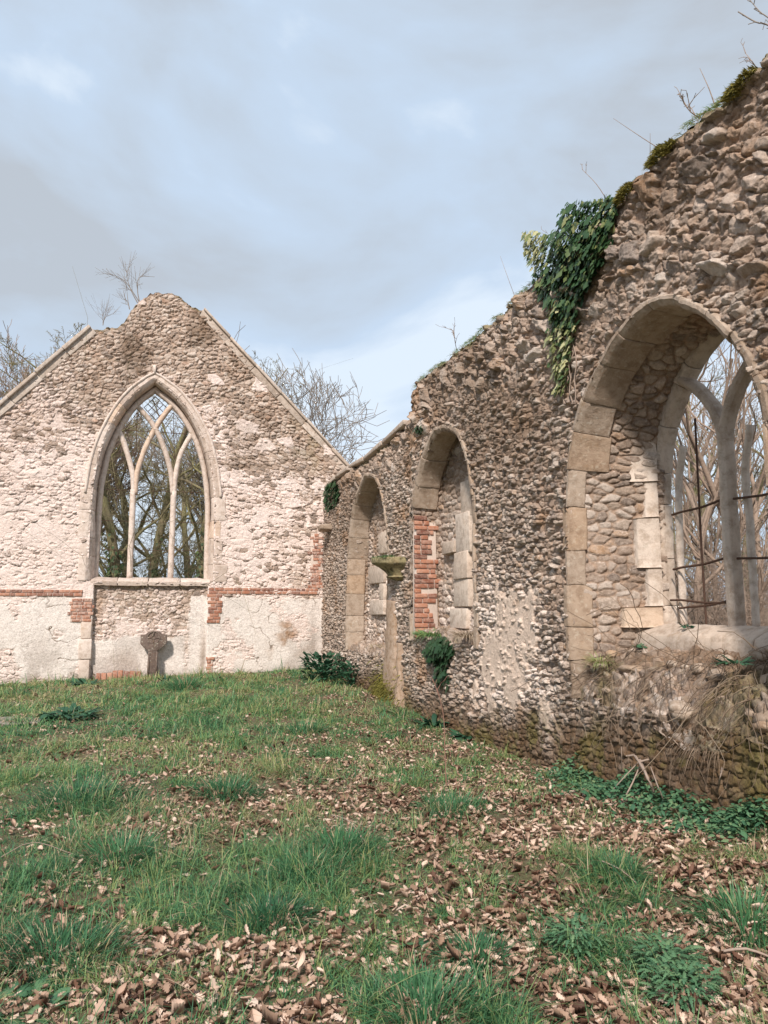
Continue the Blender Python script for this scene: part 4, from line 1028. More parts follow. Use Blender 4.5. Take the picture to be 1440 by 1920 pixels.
FERN = (.2, 1, .35, .95, .32, .85, .28, .7, .2, .4, .05)
rosette(160, 1284, 60, .28, .055, 'leafy_plant', 'dark leafy clump at the gable foot left of the brick kerb', 'plant', up=.9, r=.22, tone=(0, .45))
rosette(132, 1348, 80, .22, .05, 'leafy_plant', 'dark nettle-like patch on the lawn near the left stone slab', 'plant', up=.7, r=.30, tone=(0, .4), hgt=.1)
rosette(606, 1275, 300, .24, .045, 'leafy_shrub', 'dark evergreen shrubby plant filling the corner where both walls meet', 'shrub', up=1.3, r=.42, tone=(0, .4), hgt=.5)
rosette(660, 1285, 260, .20, .035, 'leafy_shrub', 'green straggly plant at the wall foot just right of the corner shrub', 'shrub', up=1.2, r=.38, tone=(.0, .5), hgt=.42)
rosette(812, 1362, 40, .34, .035, 'hartstongue_fern', 'strap-leaved dark fern at the wall foot under the middle window', 'fern', up=1.1, r=.12, tone=(0, .4), prof=(.4, .8, .9, 1, .9, .6, .05))
rosette(878, 1384, 22, .26, .05, 'dock_plant', 'dock rosette with broad leaves at the foot of the whitewashed patch', 'plant', up=.7, r=.06, tone=(.1, .5))
rosette(1128, 1500, 16, .17, .045, 'dock_plant', 'broad-leaved dock standing in the nettles near the leaning sticks', 'plant', up=1.1, r=.08, tone=(.3, .7), droop=.35)
rosette(780, 1758, 11, .13, .034, 'dock_plant', 'small flat dock rosette in the leaves beside yellowed grass', 'plant', up=.35, r=.02, tone=(.5, .9))
rosette(40, 1893, 46, .10, .032, 'dock_plant', 'clump of broad crinkled leaves in the bottom left corner', 'plant', up=.6, r=.12, tone=(.5, 1), droop=.4)
rosette(310, 1278, 18, .26, .02, 'iris_tuft', 'small spiky dark tuft right of the stone cross foot', 'plant', up=1.6, r=.06, tone=(0, .3), prof=(1, 1, .8, .5, .05), droop=.3)
rosette(490, 1330, 26, .18, .04, 'leafy_plant', 'small dark leafy plant on the lawn between cross and corner', 'plant', up=.7, r=.12, tone=(0, .4))
for px, py, n, lab in ((1080, 1790, 420, 'feathery bright green cow parsley clump in the right-hand leaves'), (1250, 1830, 460, 'ferny green clump nearest the right edge among fallen leaves'), (1285, 1880, 300, 'low feathery clump below the larger ferny one near the bottom')):
    rosette(px, py, n, .055, .012, 'cow_parsley', lab, 'plant', up=.7, r=.13, tone=(.5, .95), prof=FERN, droop=.6, hgt=.13)
# low nettles and ground ivy along the foot of the near wall
def cover(px0, py0, px1, py1, n, wdth, name, label, L=.040):
    A, B = onG(px0, py0), onG(px1, py1); t = R.random(n); o = np.abs(R.normal(0, 1, n)) * wdth
    x = np.minimum(A[0] + (B[0] - A[0]) * t - o, W - .04); y = A[1] + (B[1] - A[1]) * t + R.normal(0, .08, n)
    hh_ = (.02 + .16 * R.random(n) * np.exp(-o / wdth * .6)) * (.4 + 1.2 * vn(x * 3, y * 3, 830))
    a = R.random(n) * 2 * np.pi; dr = np.stack([np.cos(a), np.sin(a), .25 * R.normal(0, 1, n)], 1); sd = np.stack([-np.sin(a), np.cos(a), R.normal(0, .3, n)], 1)
    Ls = L * (.5 + .8 * R.random(n)); V, Fq, K = strips(np.stack([x, y, gh(x, y) + hh_], 1), dr, sd, Ls, Ls * .36, .4, [.2, .85, 1, .8, .45, .05], mid=.25)
    o_ = mk(name, V, Fq, M_HERB, None, {'lc': rep(np.stack([.3 + .7 * R.random(n), a, a, a * 0 + 1], 1), K)})
    c = (A + B) / 2; recenter(o_, (c[0], c[1], float(gh(c[0], c[1])))); tag(o_, label, 'plants'); o_['kind'] = 'stuff'; return o_
cover(1075, 1462, 1370, 1545, 2300, .20, 'nettles', 'mat of low nettles along the foot of the wall under the open window')
cover(1370, 1548, 1440, 1560, 900, .12, 'ground_ivy', 'strip of ground ivy at the wall foot on the right edge')

# --- ivy
IVY = [.3, 1.15, .5, .85, .42, .04]
def ivy(pts, lab, name='ivy_plant', size=.055, tones=None, stems=(), mat=M_IVY, outw=(-1, 0, 0), sideax=(0, 1, 0)):
    n = len(pts); out = np.array(outw, float); ax = np.array(sideax, float)
    k = R.normal(0, .75, (n, 1)); dr = np.array([[0, 0, -1.]]) + out[None] * (.1 + .9 * R.random((n, 1))) + ax[None] * k
    sd = ax[None] + out[None] * R.normal(0, .35, (n, 1)) + np.array([[0, 0, 1.]]) * k
    L = size * np.exp(R.normal(-.05, .33, n)); V, Fq, K = strips(pts, dr, sd, L, L * .46, .1 + .2 * R.random(n), IVY, mid=-.22)
    t = thing(name, lab, 'ivy', tuple(pts[pts[:, 2].argmin()]))
    tones = np.clip(.35 + .22 * R.normal(0, 1, n), 0, 1) if tones is None else tones
    mk('leaves', V, Fq, mat, t, {'lc': rep(np.stack([tones, tones, tones, tones * 0 + 1], 1), K)})
    if len(stems):
        V, Fq = polytubes(stems, 5); mk('stems', V, Fq, M_STICK, t)
    return t
poly = np.array([(1005, 500), (990, 470), (985, 430), (1010, 432), (1035, 440), (1062, 430), (1070, 390), (1085, 378), (1120, 380), (1150, 365), (1165, 370), (1160, 410), (1145, 470), (1128, 515), (1100, 555), (1090, 600), (1082, 650), (1076, 690), (1068, 735), (1050, 738), (1046, 700), (1038, 650), (1042, 600), (1036, 560), (1012, 540)])
q = R.random((14000, 2)) * (poly.max(0) - poly.min(0)) + poly.min(0); q = q[inside(poly, q[:, 0], q[:, 1])][:3300]
cen = np.array((1085, 470))
b_ = np.array([onX(*p) for p in q])
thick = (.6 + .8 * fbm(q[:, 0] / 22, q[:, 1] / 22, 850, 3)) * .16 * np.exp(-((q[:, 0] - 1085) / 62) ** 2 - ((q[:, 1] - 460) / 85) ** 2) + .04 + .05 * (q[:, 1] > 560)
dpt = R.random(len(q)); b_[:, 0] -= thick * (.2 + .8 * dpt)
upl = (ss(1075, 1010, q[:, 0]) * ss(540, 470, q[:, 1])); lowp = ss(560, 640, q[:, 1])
tn = np.clip(.30 + .30 * dpt + .16 * R.normal(0, 1, len(q)) + .45 * upl + .36 * lowp, 0, 1)  # upper-left leaves made paler: sunlight put into their leaf tone
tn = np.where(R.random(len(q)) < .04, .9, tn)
keepi = R.random(len(q)) < 1 - .5 * lowp - .25 * upl
st = []
for px in (1060, 1074, 1082, 1055):
    L_ = [onX(px + R.normal(0, 4) + (1 if y > 500 else 0), y) - np.array((.03, 0, 0)) for y in range(470, 760, 24)]; st.append((smoothpath(L_, .05), .007))
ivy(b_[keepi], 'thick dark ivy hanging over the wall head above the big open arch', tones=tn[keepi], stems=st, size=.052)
def blobpts(f, n, cx, cy, rx, ry, th, plane):
    a = R.random(n) * 2 * np.pi; r_ = np.sqrt(R.random(n)); P = np.array([f(cx + rx * q_ * math.cos(t), cy + ry * q_ * math.sin(t)) for t, q_ in zip(a, r_)])
    P[:, plane] -= th * R.random(n) * (1.2 - r_); return P
ivy(np.vstack([blobpts(lambda x, y: onX(x, y), 420, 828, 1218, 26, 26, .22, 0), blobpts(lambda x, y: onX(x, y), 140, 832, 1262, 13, 26, .12, 0)]), 'dark ivy bush spilling over the sill of the middle blocked window', tones=np.clip(.15 + .2 * R.random(560), 0, 1), size=.065)
ivy(blobpts(lambda x, y: onX(x, y), 200, 624, 925, 14, 26, .15, 0), 'small dark ivy patch high in the corner beside the gable', tones=.1 + .35 * R.random(200), size=.10)
ivy(blobpts(lambda x, y: onX(x, y), 60, 790, 800, 10, 10, .1, 0), 'little ivy sprig where the high wall steps down', tones=.2 + .35 * R.random(60), size=.06)
ivy(blobpts(lambda x, y: onX(x, y, W + .1), 46, 1103, 768, 9, 22, .03, 0), 'yellow-green ivy sprig on the left edge of the big arch', tones=.75 + .25 * R.random(46), size=.04)

# --- grass, moss and dry stalks on the walls
def tuft_at(P, n, r, L, wid, mat, name, label, cat, lean=.8, down=0., tone=(0, 1), out=(-1, 0, 0), group=None):
    P = np.asarray(P, float); a = R.random(n) * 2 * np.pi; q_ = r * np.sqrt(R.random(n))
    base = np.stack([P[0] + .4 * q_ * np.cos(a), P[1] + q_ * np.sin(a), P[2] + 0 * a], 1)
    dr = np.stack([np.cos(a) * lean, np.sin(a) * lean, np.ones(n) * (1 - 2 * down)], 1) * (.5 + R.random((n, 1))) + np.array(out) * (.5 * down + .3)
    sd = np.stack([-np.sin(a), np.cos(a), 0 * a], 1) + R.normal(0, .3, (n, 3))
    V, Fq, K = strips(base, dr, sd, L * (.4 + .8 * R.random(n)), wid, .3 + .8 * R.random(n), [1, .9, .6, .05])
    o = mk(name, V, Fq, mat, None, {'lc': rep(np.stack([tone[0] + (tone[1] - tone[0]) * R.random(n), a, a, a * 0 + 1], 1), K)})
    recenter(o, P); tag(o, label, cat, group); return o
p = onX(805, 1192, W + .05); tuft_at(p, 500, .38, .22, .006, M_GRASS, 'sill_grass', 'bright green grass growing on the sill of the middle blocked window', 'grass', tone=(.3, .7))
p = onX(872, 1195, W - .02); tuft_at(p, 160, .16, .34, .004, M_DRY, 'dry_grass_tuft', 'pale dry grass tuft at the right end of the middle sill', 'dry grass', tone=(.5, 1))
p = np.array((W - .28, 11.72, 2.42)); tuft_at(p, 420, .34, .10, .006, M_GRASS, 'corbel_moss', 'mossy green tuft growing on top of the jutting corbel', 'moss', tone=(.1, .75))
p = onX(1125, 1243, W + .1); tuft_at(p, 260, .12, .2, .0035, M_GRASS, 'ledge_grass', 'yellowish grass tuft on the broken ledge beside the lowest jamb stone', 'grass', tone=(.6, 1))
p = onX(1370, 1250, W + .15); rosette(0, 0, 24, .12, .026, 'ledge_plant', 'small green leafy plant on the broken ledge below the window', 'plant', up=.8, r=.08, tone=(.1, .6), at=(W + .2, p[1], p[2] + .02))
rosette(0, 0, 16, .08, .022, 'ledge_plant', 'tiny leafy plant at the foot of the window jamb', 'plant', up=1, r=.03, tone=(.2, .7), at=(W + .42, 5.92, 1.24))
rosette(0, 0, 14, .07, .024, 'ledge_plant', 'dark little plant rooted on the pale window sill', 'plant', up=.7, r=.03, tone=(0, .4), at=(W + .62, 5.50, 1.44))
p = np.array((W - .13, 12.35, .22)); n = 1500; a = R.random(n) * 2 * np.pi; yv = p[1] + .75 * R.normal(0, .45, n); zv = np.abs(R.normal(0, .22, n)) + .02 * np.cos(a); xv = W - .045 - .12 * ss(.5, 0, zv) * np.exp(-((yv - 12.1) / .5) ** 2) - .02 * R.random(n)
V, Fq, K = strips(np.stack([xv, yv, zv], 1), np.stack([-1 + 0 * a, .5 * np.cos(a), R.normal(0, .6, n)], 1), R.normal(0, 1, (n, 3)), .05 + .05 * R.random(n), .008, .5, [1, .8, .1])
o = mk('wall_moss', V, Fq, M_MOSS, None, {'lc': rep(np.stack([.6 * R.random(n), a, a, a * 0 + 1], 1), K)}); recenter(o, p); tag(o, 'olive moss growing up the foot of the worn shaft under the jutting corbel', 'moss'); o['kind'] = 'stuff'
# dry fringe along the head of the near wall
n = 9000; y = 3.2 + (11 - 3.2) * R.random(n) ** 1.2; clump = fbm(y * 2.2, y * 0, 840, 3); k = R.random(n) < ss(.35, .65, clump); y = y[k]; n = len(y)
x = W + .02 + .35 * R.random(n) ** 2; a = R.random(n) * 2 * np.pi
dr = np.stack([-.9 * R.random(n) - .1 + .4 * np.cos(a), .8 * np.sin(a), .9 - 1.1 * R.random(n)], 1); sd = np.stack([.2 * np.cos(a), np.ones(n), 0 * a], 1)
V, Fq, K = strips(np.stack([x, y, walltop(y) + .02], 1), dr, sd, (.03 + .09 * R.random(n)) , .0028, .3 + .8 * R.random(n), [1, .9, .6, .05])
tn = np.where(R.random(n) < .6, .6 + .4 * R.random(n), .3 + .3 * R.random(n))
o = mk('wall_head_grass', V, Fq, M_GRASS, None, {'lc': rep(np.stack([tn, a, a, a * 0 + 1], 1), K)}); o['kind'] = 'stuff'; tag(o, 'fringe of dry grass along the head of the near wall', 'grass')
# moss cushions on the wall head
for px, py, rr_, lab in ((1245, 298, .17, 'yellow-green moss cushion on the wall head right of the ivy'), (1395, 170, .15, 'olive moss cushion on the highest part of the wall near the right edge'), (1178, 372, .12, 'small moss cushion touching the right end of the hanging ivy')):
    p = onX(px, py); n = 800; a = R.random(n) * 2 * np.pi; q_ = np.sqrt(R.random(n)); yv = p[1] + rr_ * q_ * np.cos(a); zv = walltop(yv) - .05 + .05 * q_ * np.sin(a); xv = W - .045 + .04 * R.random(n) - .03 * (1 - q_)
    dr = np.stack([-1 + 0 * a, .4 * np.cos(a), .5 + R.normal(0, .5, n)], 1); V, Fq, K = strips(np.stack([xv, yv, zv], 1), dr, R.normal(0, 1, (n, 3)), .03 + .03 * R.random(n), .004, .5, [1, .8, .1])
    o = mk('moss_cushion', V, Fq, M_MOSS, None, {'lc': rep(np.stack([R.random(n), a, a, a * 0 + 1], 1), K)}); recenter(o, p); tag(o, lab, 'moss', 'moss cushions on the wall head')
# dead creeper and roots over the broken ledge
st = []; rg = np.random.default_rng(5)
for k in range(85):
    y = 4.05 + 2.1 * rg.random() ** .9 if k % 3 else 4.15 + .5 * rg.random(); t = rg.random(); z = .9 + .3 * t; P = [np.array((W + .02 + .35 * t, y, z + .06))]
    d = np.array((-.06, rg.normal(0, .03), -.03)); L_ = 6 + int(rg.random() * 7)
    for i in range(L_):
        d = d * .8 + np.array((-.012, rg.normal(0, .05), -.022 + rg.normal(0, .014))); P.append(P[-1] + d * .7)
        if P[-1][0] < W - .13: d[0] = abs(d[0]) * .3
        if P[-1][2] < .18: break
    if len(P) > 3: st.append((np.array(P), np.linspace(.0035, .0015, len(P))))
for k in range(60):
    y = 4.1 + 2 * rg.random(); P = [np.array((W + .05 + .3 * rg.random(), y, 1.0 + .2 * rg.random()))]; d = rg.normal(0, .05, 3)
    for i in range(9): d = d * .85 + rg.normal(0, .025, 3) + np.array((-.006, 0, -.004)); P.append(P[-1] + d)
    st.append((np.array(P), .003))
V, Fq = polytubes(st, 3); lc = np.ones((len(V), 4)); lc[:, 0] = np.repeat(.7 * rg.random(len(st)), [len(a) * 3 for a, _ in st])
o = mk('dead_creeper', V, Fq, M_DRY, None, {'lc': lc}); recenter(o, (W, 5.1, .9)); tag(o, 'tangle of dead brown creeper hanging from the broken ledge under the open window', 'creeper')
# hanging beard of dry grass
p = onX(1305, 1400, W - .05); tuft_at(p, 70, .22, .15, .003, M_DRY, 'hanging_grass', 'short beard of dry brown grass on the damp wall above the nettles', 'dry grass', lean=.5, down=.8, tone=(.0, .6))

# --- sticks, stems and saplings
def stick(pts, r0, r1, mat, name, label, cat='stick', twigs=0, seed=0, tl=.25):
    P = smoothpath(np.array(pts, float), .05); L_ = [(P, np.linspace(r0, r1, len(P)))]; rg = np.random.default_rng(seed)
    for k in range(twigs):
        i = int(len(P) * (.25 + .7 * rg.random())); d = (P[min(i + 1, len(P) - 1)] - P[i - 1]); d /= np.linalg.norm(d) + 1e-9
        d = d + rg.normal(0, .6, 3); d /= np.linalg.norm(d); l_ = tl * (.3 + .7 * rg.random())
        T = np.array([P[i], P[i] + d * l_ * .5 + np.array((0, 0, .02)), P[i] + d * l_ + np.array((0, 0, .12 * l_))]); L_.append((T, np.array([r1 * 1.3 + .0008, r1, r1 * .6])))
        for s_ in range(3):
            e = d + rg.normal(0, .5, 3); e /= np.linalg.norm(e); b0 = T[1 + (s_ > 0)] if s_ < 2 else T[1]; L_.append((np.array([b0, b0 + e * l_ * .22, b0 + e * l_ * .35]), r1 * .7))
    V, Fq = polytubes(L_, 5); o = mk(name, V, Fq, mat); recenter(o, P[0]); tag(o, label, cat); return o
gp3 = lambda px, py, dz=.02: onG(px, py) + np.array((0, 0, dz))
wx = lambda px, py, o=-.05: onX(px, py, W + o)
stick([gp3(1232, 1505), wx(1215, 1460, -.22), wx(1200, 1425, -.1)], .011, .012, M_STICK, 'leaning_stick', 'thick pale stick leaning on the wall from the nettles, bark peeling', twigs=1)
stick([gp3(1165, 1512), wx(1185, 1470, -.25), wx(1203, 1428, -.08)], .006, .006, M_STICK, 'leaning_stick', 'thin stick leaning to the right towards the top of the thick pale one')
stick([gp3(1137, 1500), wx(1168, 1460, -.25), wx(1196, 1430, -.1)], .005, .005, M_STICK, 'leaning_stick', 'leftmost thin stick of the fan leaning on the wall')
stick([gp3(1248, 1515), wx(1234, 1475, -.22), wx(1220, 1438, -.1)], .005, .006, M_STICK, 'leaning_stick', 'thin straight stick just right of the thick pale one')
stick([gp3(1347, 1500), wx(1350, 1460, -.15), wx(1354, 1440, -.06)], .007, .006, M_STICK, 'leaning_stick', 'short bent stick standing by the darkest stretch of wall')
stick([gp3(1167, 1475), wx(1166, 1430, -.1), wx(1165, 1400, -.06)], .004, .003, M_STICK, 'dead_weed', 'short upright dry stem left of the leaning sticks', 'stem')
stick([gp3(837, 1480), onG(835, 1480) + (0, 0, .3), onG(833, 1480) + (0, 0, .62), onG(826, 1480) + (-.02, 0, .86)], .006, .003, M_REDSTEM, 'bramble_stem', 'reddish upright bramble stem before the middle window', 'stem', twigs=2, seed=4)
stick([gp3(622, 1555, .10), gp3(655, 1580, .14), gp3(690, 1600, .05)], .005, .003, M_STICK, 'fallen_twig', 'pale forked twig lying across the tall tussock', 'twig', twigs=2, seed=3, tl=.2)
stick([gp3(1355, 1797, .03), gp3(1400, 1806, .06), gp3(1440, 1806, .03)], .007, .006, M_STICK, 'fallen_twig', 'pale stick lying on leaves at the right edge', 'twig')
stick([gp3(0, 1640, .1), gp3(60, 1624, .14), gp3(140, 1622, .06)], .003, .002, M_DRY if False else M_STICK, 'fallen_twig', 'long thin pale stem lying in the grass at the left edge', 'twig')
stick([gp3(1130, 1642, .08), gp3(1165, 1655, .07), gp3(1195, 1668, .03)], .004, .003, M_STICK, 'fallen_twig', 'slender twig lying by the lone thin tussock on the right', 'twig')
stick([wx(1210, 905, -.03) * 0 + onX(1255, 290, W + .1), onX(1210, 262, W - .05), onX(1150, 222, W - .2)], .004, .0015, M_STICK, 'dead_weed', 'long bare stem arching left off the wall head', 'stem')
stick([onX(1219, 300, W + .1), onX(1219, 275, W + .05), onX(1219, 250, W + .05)], .003, .002, M_STICK, 'dead_weed', 'short upright stem crossing the long arching one on the wall head', 'stem')
stick([onX(1341, 200, W + .1), onX(1330, 168, W + .05), onX(1312, 128, W + .02)], .005, .002, M_STICK, 'dead_weed', 'tall slanting stem on the wall head near the right edge', 'stem')
stick([onX(1312, 222, W + .1), onX(1295, 210, W), onX(1283, 195, W - .05)], .006, .003, M_STICK, 'bare_sprig', 'twiggy bare sprig on the wall head left of the tall slanting stem', 'sprig', twigs=7, seed=6, tl=.16)
stick([onX(1138, 375, W + .1), onX(1118, 345, W), onX(1092, 318, W - .08)], .004, .002, M_STICK, 'dead_weed', 'twin-tipped dry stem rising out of the hanging ivy', 'stem', twigs=2, seed=9, tl=.1)
stick([onX(1420, 130, W + .1), onX(1410, 115, W), onX(1398, 100, W)], .004, .002, M_STICK, 'bare_sprig', 'small bare sprig at the highest visible point of the wall', 'sprig', twigs=4, seed=2, tl=.12)
stick([onX(965, 555, W + .1), onX(952, 520, W), onX(938, 480, W - .03)], .003, .0015, M_STICK, 'dead_weed', 'faint thin stem on the wall head left of the ivy', 'stem', twigs=0)
stick([onX(856, 655, W + .1), onX(853, 640, W), onX(850, 620, W)], .005, .003, M_STICK, 'bare_sprig', 'small sprig on the wall head above the middle window', 'sprig', twigs=6, seed=5, tl=.25)
def sapling(base, paths, label, seed, r=.012):
    t = []; rg = np.random.default_rng(seed)
    for P in paths:
        P = smoothpath(P, .1); t.append((P, np.linspace(r, r * .3, len(P))))
        for k in range(7):
            i = int(len(P) * (.3 + .68 * rg.random())); d = P[min(i + 1, len(P) - 1)] - P[i - 1]; d = d / np.linalg.norm(d) + rg.normal(0, .5, 3); d /= np.linalg.norm(d); l_ = .45 * (.3 + rg.random())
            T = np.array([P[i], P[i] + d * l_ * .5, P[i] + d * l_ + np.array((0, 0, .12))]); t.append((T, np.array([r * .4, r * .3, r * .2])))
            for s_ in range(3):
                e = d + rg.normal(0, .5, 3); e /= np.linalg.norm(e); b0 = T[0] + (T[1] - T[0]) * (.5 + .5 * s_); t.append((np.array([b0, b0 + e * .12, b0 + e * .2]), r * .2))
    V, Fq = polytubes(t, 4); o = mk('wall_sapling', V, Fq, M_BARK); recenter(o, base); tag(o, label, 'sapling')
gq = lambda px, py, o=.25: onY(px, py, D + o)
sapling(gq(262, 566), [[gq(262, 568), gq(252, 552), gq(232, 525), gq(203, 512)], [gq(262, 568), gq(258, 545), gq(262, 520), gq(290, 519)], [gq(258, 568), gq(246, 545), gq(238, 520), gq(238, 503)], [gq(243, 580), gq(240, 565), gq(238, 545)]], 'bare spreading sapling growing from the gable top left of the peak', 3)
sapling(gq(193, 610), [[gq(193, 610), gq(193, 600), gq(192, 592)], [gq(193, 610), gq(195, 600), gq(198, 594)]], 'tiny bare seedling on the broken left shoulder of the gable', 4, .008)

# ------------------------------------------------------------------ trees
def gen(rg, Hh, r0, lv, kids, spread, up, start=.25, wob=.12, lean=(0, 0), lens=.62, thin=.6):
    """branching skeleton: list of (p0, p1, r0, r1, level)"""
    S = []
    def grow(p, d, L, r, lev):
        n = (7, 5, 4, 3, 2, 2)[min(lev, 5)]; pts = [p]; rad = [r]
        for i in range(n):
            d = d + rg.normal(0, wob * (1 + .35 * lev), 3) + np.array((0, 0, up * (.06 + .05 * lev))); d /= np.linalg.norm(d)
            p = p + d * L / n; pts.append(p); rad.append(r * (1 - .72 * (i + 1) / n) if lev else r * (1 - .6 * (i + 1) / n))
        for i in range(n): S.append((pts[i], pts[i + 1], rad[i], rad[i + 1], lev))
        if lev + 1 >= lv: return
        K = kids[lev]
        for k in range(K):
            f = (start if lev == 0 else .25) + (1 - (start if lev == 0 else .25)) * (k + rg.random()) / K
            j = min(int(f * n), n - 1); q = pts[j] + (pts[j + 1] - pts[j]) * (f * n - j); rr = max(.0035, rad[j] * thin)
            ax = pts[j + 1] - pts[j]; ax /= np.linalg.norm(ax)
            o = np.cross(ax, rg.normal(0, 1, 3)); o /= np.linalg.norm(o); sp = spread * (.7 + .6 * rg.random())
            dd = ax * math.cos(sp) + o * math.sin(sp)
            grow(q, dd, L * lens * (.65 + .55 * rg.random()) * (1.15 - .5 * f if lev == 0 else 1.05 - .35 * f), rr, lev + 1)
    d0 = np.array((lean[0], lean[1], 1.)) ; grow(np.zeros(3), d0 / np.linalg.norm(d0), Hh, r0, 0)
    return S
def tree_mesh(S, rmin=.006):
    P0 = np.array([s[0] for s in S]); P1 = np.array([s[1] for s in S]); A = np.maximum(rmin, np.array([s[2] for s in S])); B = np.maximum(rmin * .8, np.array([s[3] for s in S])); lv = np.array([s[4] for s in S])
    big = lv <= 1
    return tubes(P0[big], P1[big], A[big], B[big], 7), tubes(P0[~big], P1[~big], A[~big], B[~big], 3)
def make_tree(loc, S, label, group, bark=M_BARK, twig=None, rmin=.006, rz=0, cat='tree', ivy_h=0, name='bare_tree', sc=1.):
    (v0, f0), (v1, f1) = tree_mesh(S, rmin)
    t = thing(name, label, cat, loc, group, rz)
    mk('trunk', v0, f0, bark, t, local=True); mk('branches', v1, f1, twig or bark, t, local=True)
    if ivy_h:
        seg = [s for s in S if s[4] == 0]; n = int(260 * ivy_h); i = R.integers(0, len(seg), n); u = R.random(n)
        P = np.array([seg[a][0] + (seg[a][1] - seg[a][0]) * b for a, b in zip(i, u)]); r = np.array([seg[a][2] for a in i]); a = R.random(n) * 2 * np.pi
        k = P[:, 2] < ivy_h * (.7 + .3 * R.random(n)); P, r, a = P[k], r[k], a[k]; n = len(P); rr = r + .02 + .16 * R.random(n) * vn(a, P[:, 2] * 1.5, 5)
        P = P + np.stack([np.cos(a) * rr, np.sin(a) * rr, 0 * a], 1); dr = np.stack([np.cos(a) * .6, np.sin(a) * .6, -1 + 0 * a], 1); sd = np.stack([-np.sin(a), np.cos(a), 0 * a], 1)
        V, Fq, K = strips(P, dr, sd, .12, .05, .1, [.35, 1., .8, .05]); mk('ivy', V, Fq, M_IVY, t, {'lc': rep(np.stack([.3 + .5 * R.random(n), a, a, a * 0 + 1], 1), K)}, local=True)
    t.scale = (sc, sc, sc); return t
def copy_thing(t, loc, rz, label, sc=1.):
    c = t.copy(); COL.objects.link(c); c.location = loc; c.rotation_euler = (0, 0, rz); c.scale = (sc, sc, sc); c['label'] = label
    for ch in list(t.children): d = ch.copy(); COL.objects.link(d); d.parent = c
    return c
def at(px, Y, dz=0):
    r = ray(px, 1140); x = r[0] * Y / r[1]; return (x, Y, float(gh(x, Y)) - .05 + dz)
rg = np.random.default_rng(3)
GT_ = 'bare trees behind the ruin'
# big spreading tree right of the gable
S = gen(rg, 7.0, .26, 5, (15, 8, 6, 5), .66, .8, start=.2, lens=.74)
XS = np.array([q[1] for q in S]); XS = XS[XS[:, 2] > 5].mean(0); S = [(a - XS * np.array((1, 1, 0)) * a[2] / XS[2], b - XS * np.array((1, 1, 0)) * b[2] / XS[2], c, d, e) for a, b, c, d, e in S]
make_tree(at(480, 29), S, 'large bare tree fanning out above the right slope of the gable', GT_, rmin=.0115, rz=.5, sc=1.0)
S = gen(rg, 6.6, .16, 5, (13, 8, 6, 4), .52, 1.1, start=.25, lens=.62)
tA = make_tree(at(690, 31), S, 'slim bare tree in the gap just right of the gable foot', GT_, rmin=.012, sc=.8)
copy_thing(tA, at(752, 30), 2.1, 'bare tree whose twigs show beside the step in the high wall', .78)
copy_thing(tA, at(640, 36), 4.0, 'fainter bare tree behind the gable foot, next to the large one', .92)
# brown trees behind the left shoulder
S = gen(rg, 8.2, .2, 5, (15, 8, 6, 4), .58, 1.0, start=.25, lens=.64)
tB = make_tree(at(30, 31), S, 'brownish bare tree at the far left behind the gable slope', GT_, bark=M_BARKB, rmin=.0135, sc=.88)
copy_thing(tB, at(115, 33), 1.9, 'brownish bare tree whose top stands nearest the left shoulder of the gable', 1.02)
copy_thing(tB, at(75, 38), 3.3, 'brownish bare tree rising between the two others on the left', 1.08)
copy_thing(tB, at(140, 36), 2.7, 'brownish bare tree half hidden just behind the left coping', .98)
copy_thing(tB, at(5, 37), .4, 'brownish bare tree behind the first one at the far left', 1.02)
copy_thing(tB, at(-40, 33), 5.1, 'brownish bare tree cut by the left edge of the view', .85)
# seen through the gable window: trunks with ivy and a tangle of stems
S = gen(rg, 9.5, .19, 5, (18, 9, 6, 5), .8, .25, start=.1, lens=.40, wob=.13, thin=.40)
tC = make_tree(at(208, 24.5), S, 'ivy-clad tree seen through the left light of the gable window', GT_, bark=M_BARKG, rmin=.006, ivy_h=4)
copy_thing(tC, at(292, 27), 2.4, 'ivy-clad tree seen through the middle light of the gable window', 1.0)
copy_thing(tC, at(372, 25), 4.2, 'greenish tree seen through the right light of the gable window', 1.0)
copy_thing(tC, at(240, 33), 1.2, 'further tree seen between the left and middle lights of the gable window', 1.1)
copy_thing(tC, at(345, 35), 5.2, 'further tree seen behind the right light of the gable window', 1.0)
def thicket(rg, n, Hh, w_, r=.012):
    L_ = []
    for k in range(n):
        p = np.array((rg.normal(0, w_), rg.normal(0, w_ * .6), 0)); d = np.array((rg.normal(0, .45), rg.normal(0, .3), 1.)); P = [p]; l_ = Hh * (.4 + .7 * rg.random())
        for i in range(9): d = d + rg.normal(0, .22, 3) + np.array((0, 0, -.05 * i * rg.random())); d /= np.linalg.norm(d); P.append(P[-1] + d * l_ / 9)
        P = np.array(P); rr = r * (.4 + .8 * rg.random()); L_.append((P, np.linspace(rr, rr * .35, len(P))))
        for s_ in range(7):
            i = rg.integers(2, 9); e = d * .3 + rg.normal(0, .7, 3); e /= np.linalg.norm(e); m_ = Hh * .22 * (.3 + rg.random()); q = P[i] + e * m_ * .5 + rg.normal(0, .06, 3)
            L_.append((np.array([P[i], q, q + (e + rg.normal(0, .35, 3)) * m_ * .5]), np.array([rr * .5, rr * .4, rr * .25])))
    return L_
def make_thicket(loc, L_, label, mat, group='thickets behind the ruin', rz=0):
    V, Fq = polytubes(L_, 3); o = mk('thicket_shrub', V, Fq, mat); o.location = loc; o.rotation_euler = (0, 0, rz); tag(o, label, 'shrub', group); return o
kA = make_thicket(at(255, 21), thicket(rg, 120, 8.5, 1.2, .007), 'tangled leafless stems filling the left half of the gable window', M_BARKG)
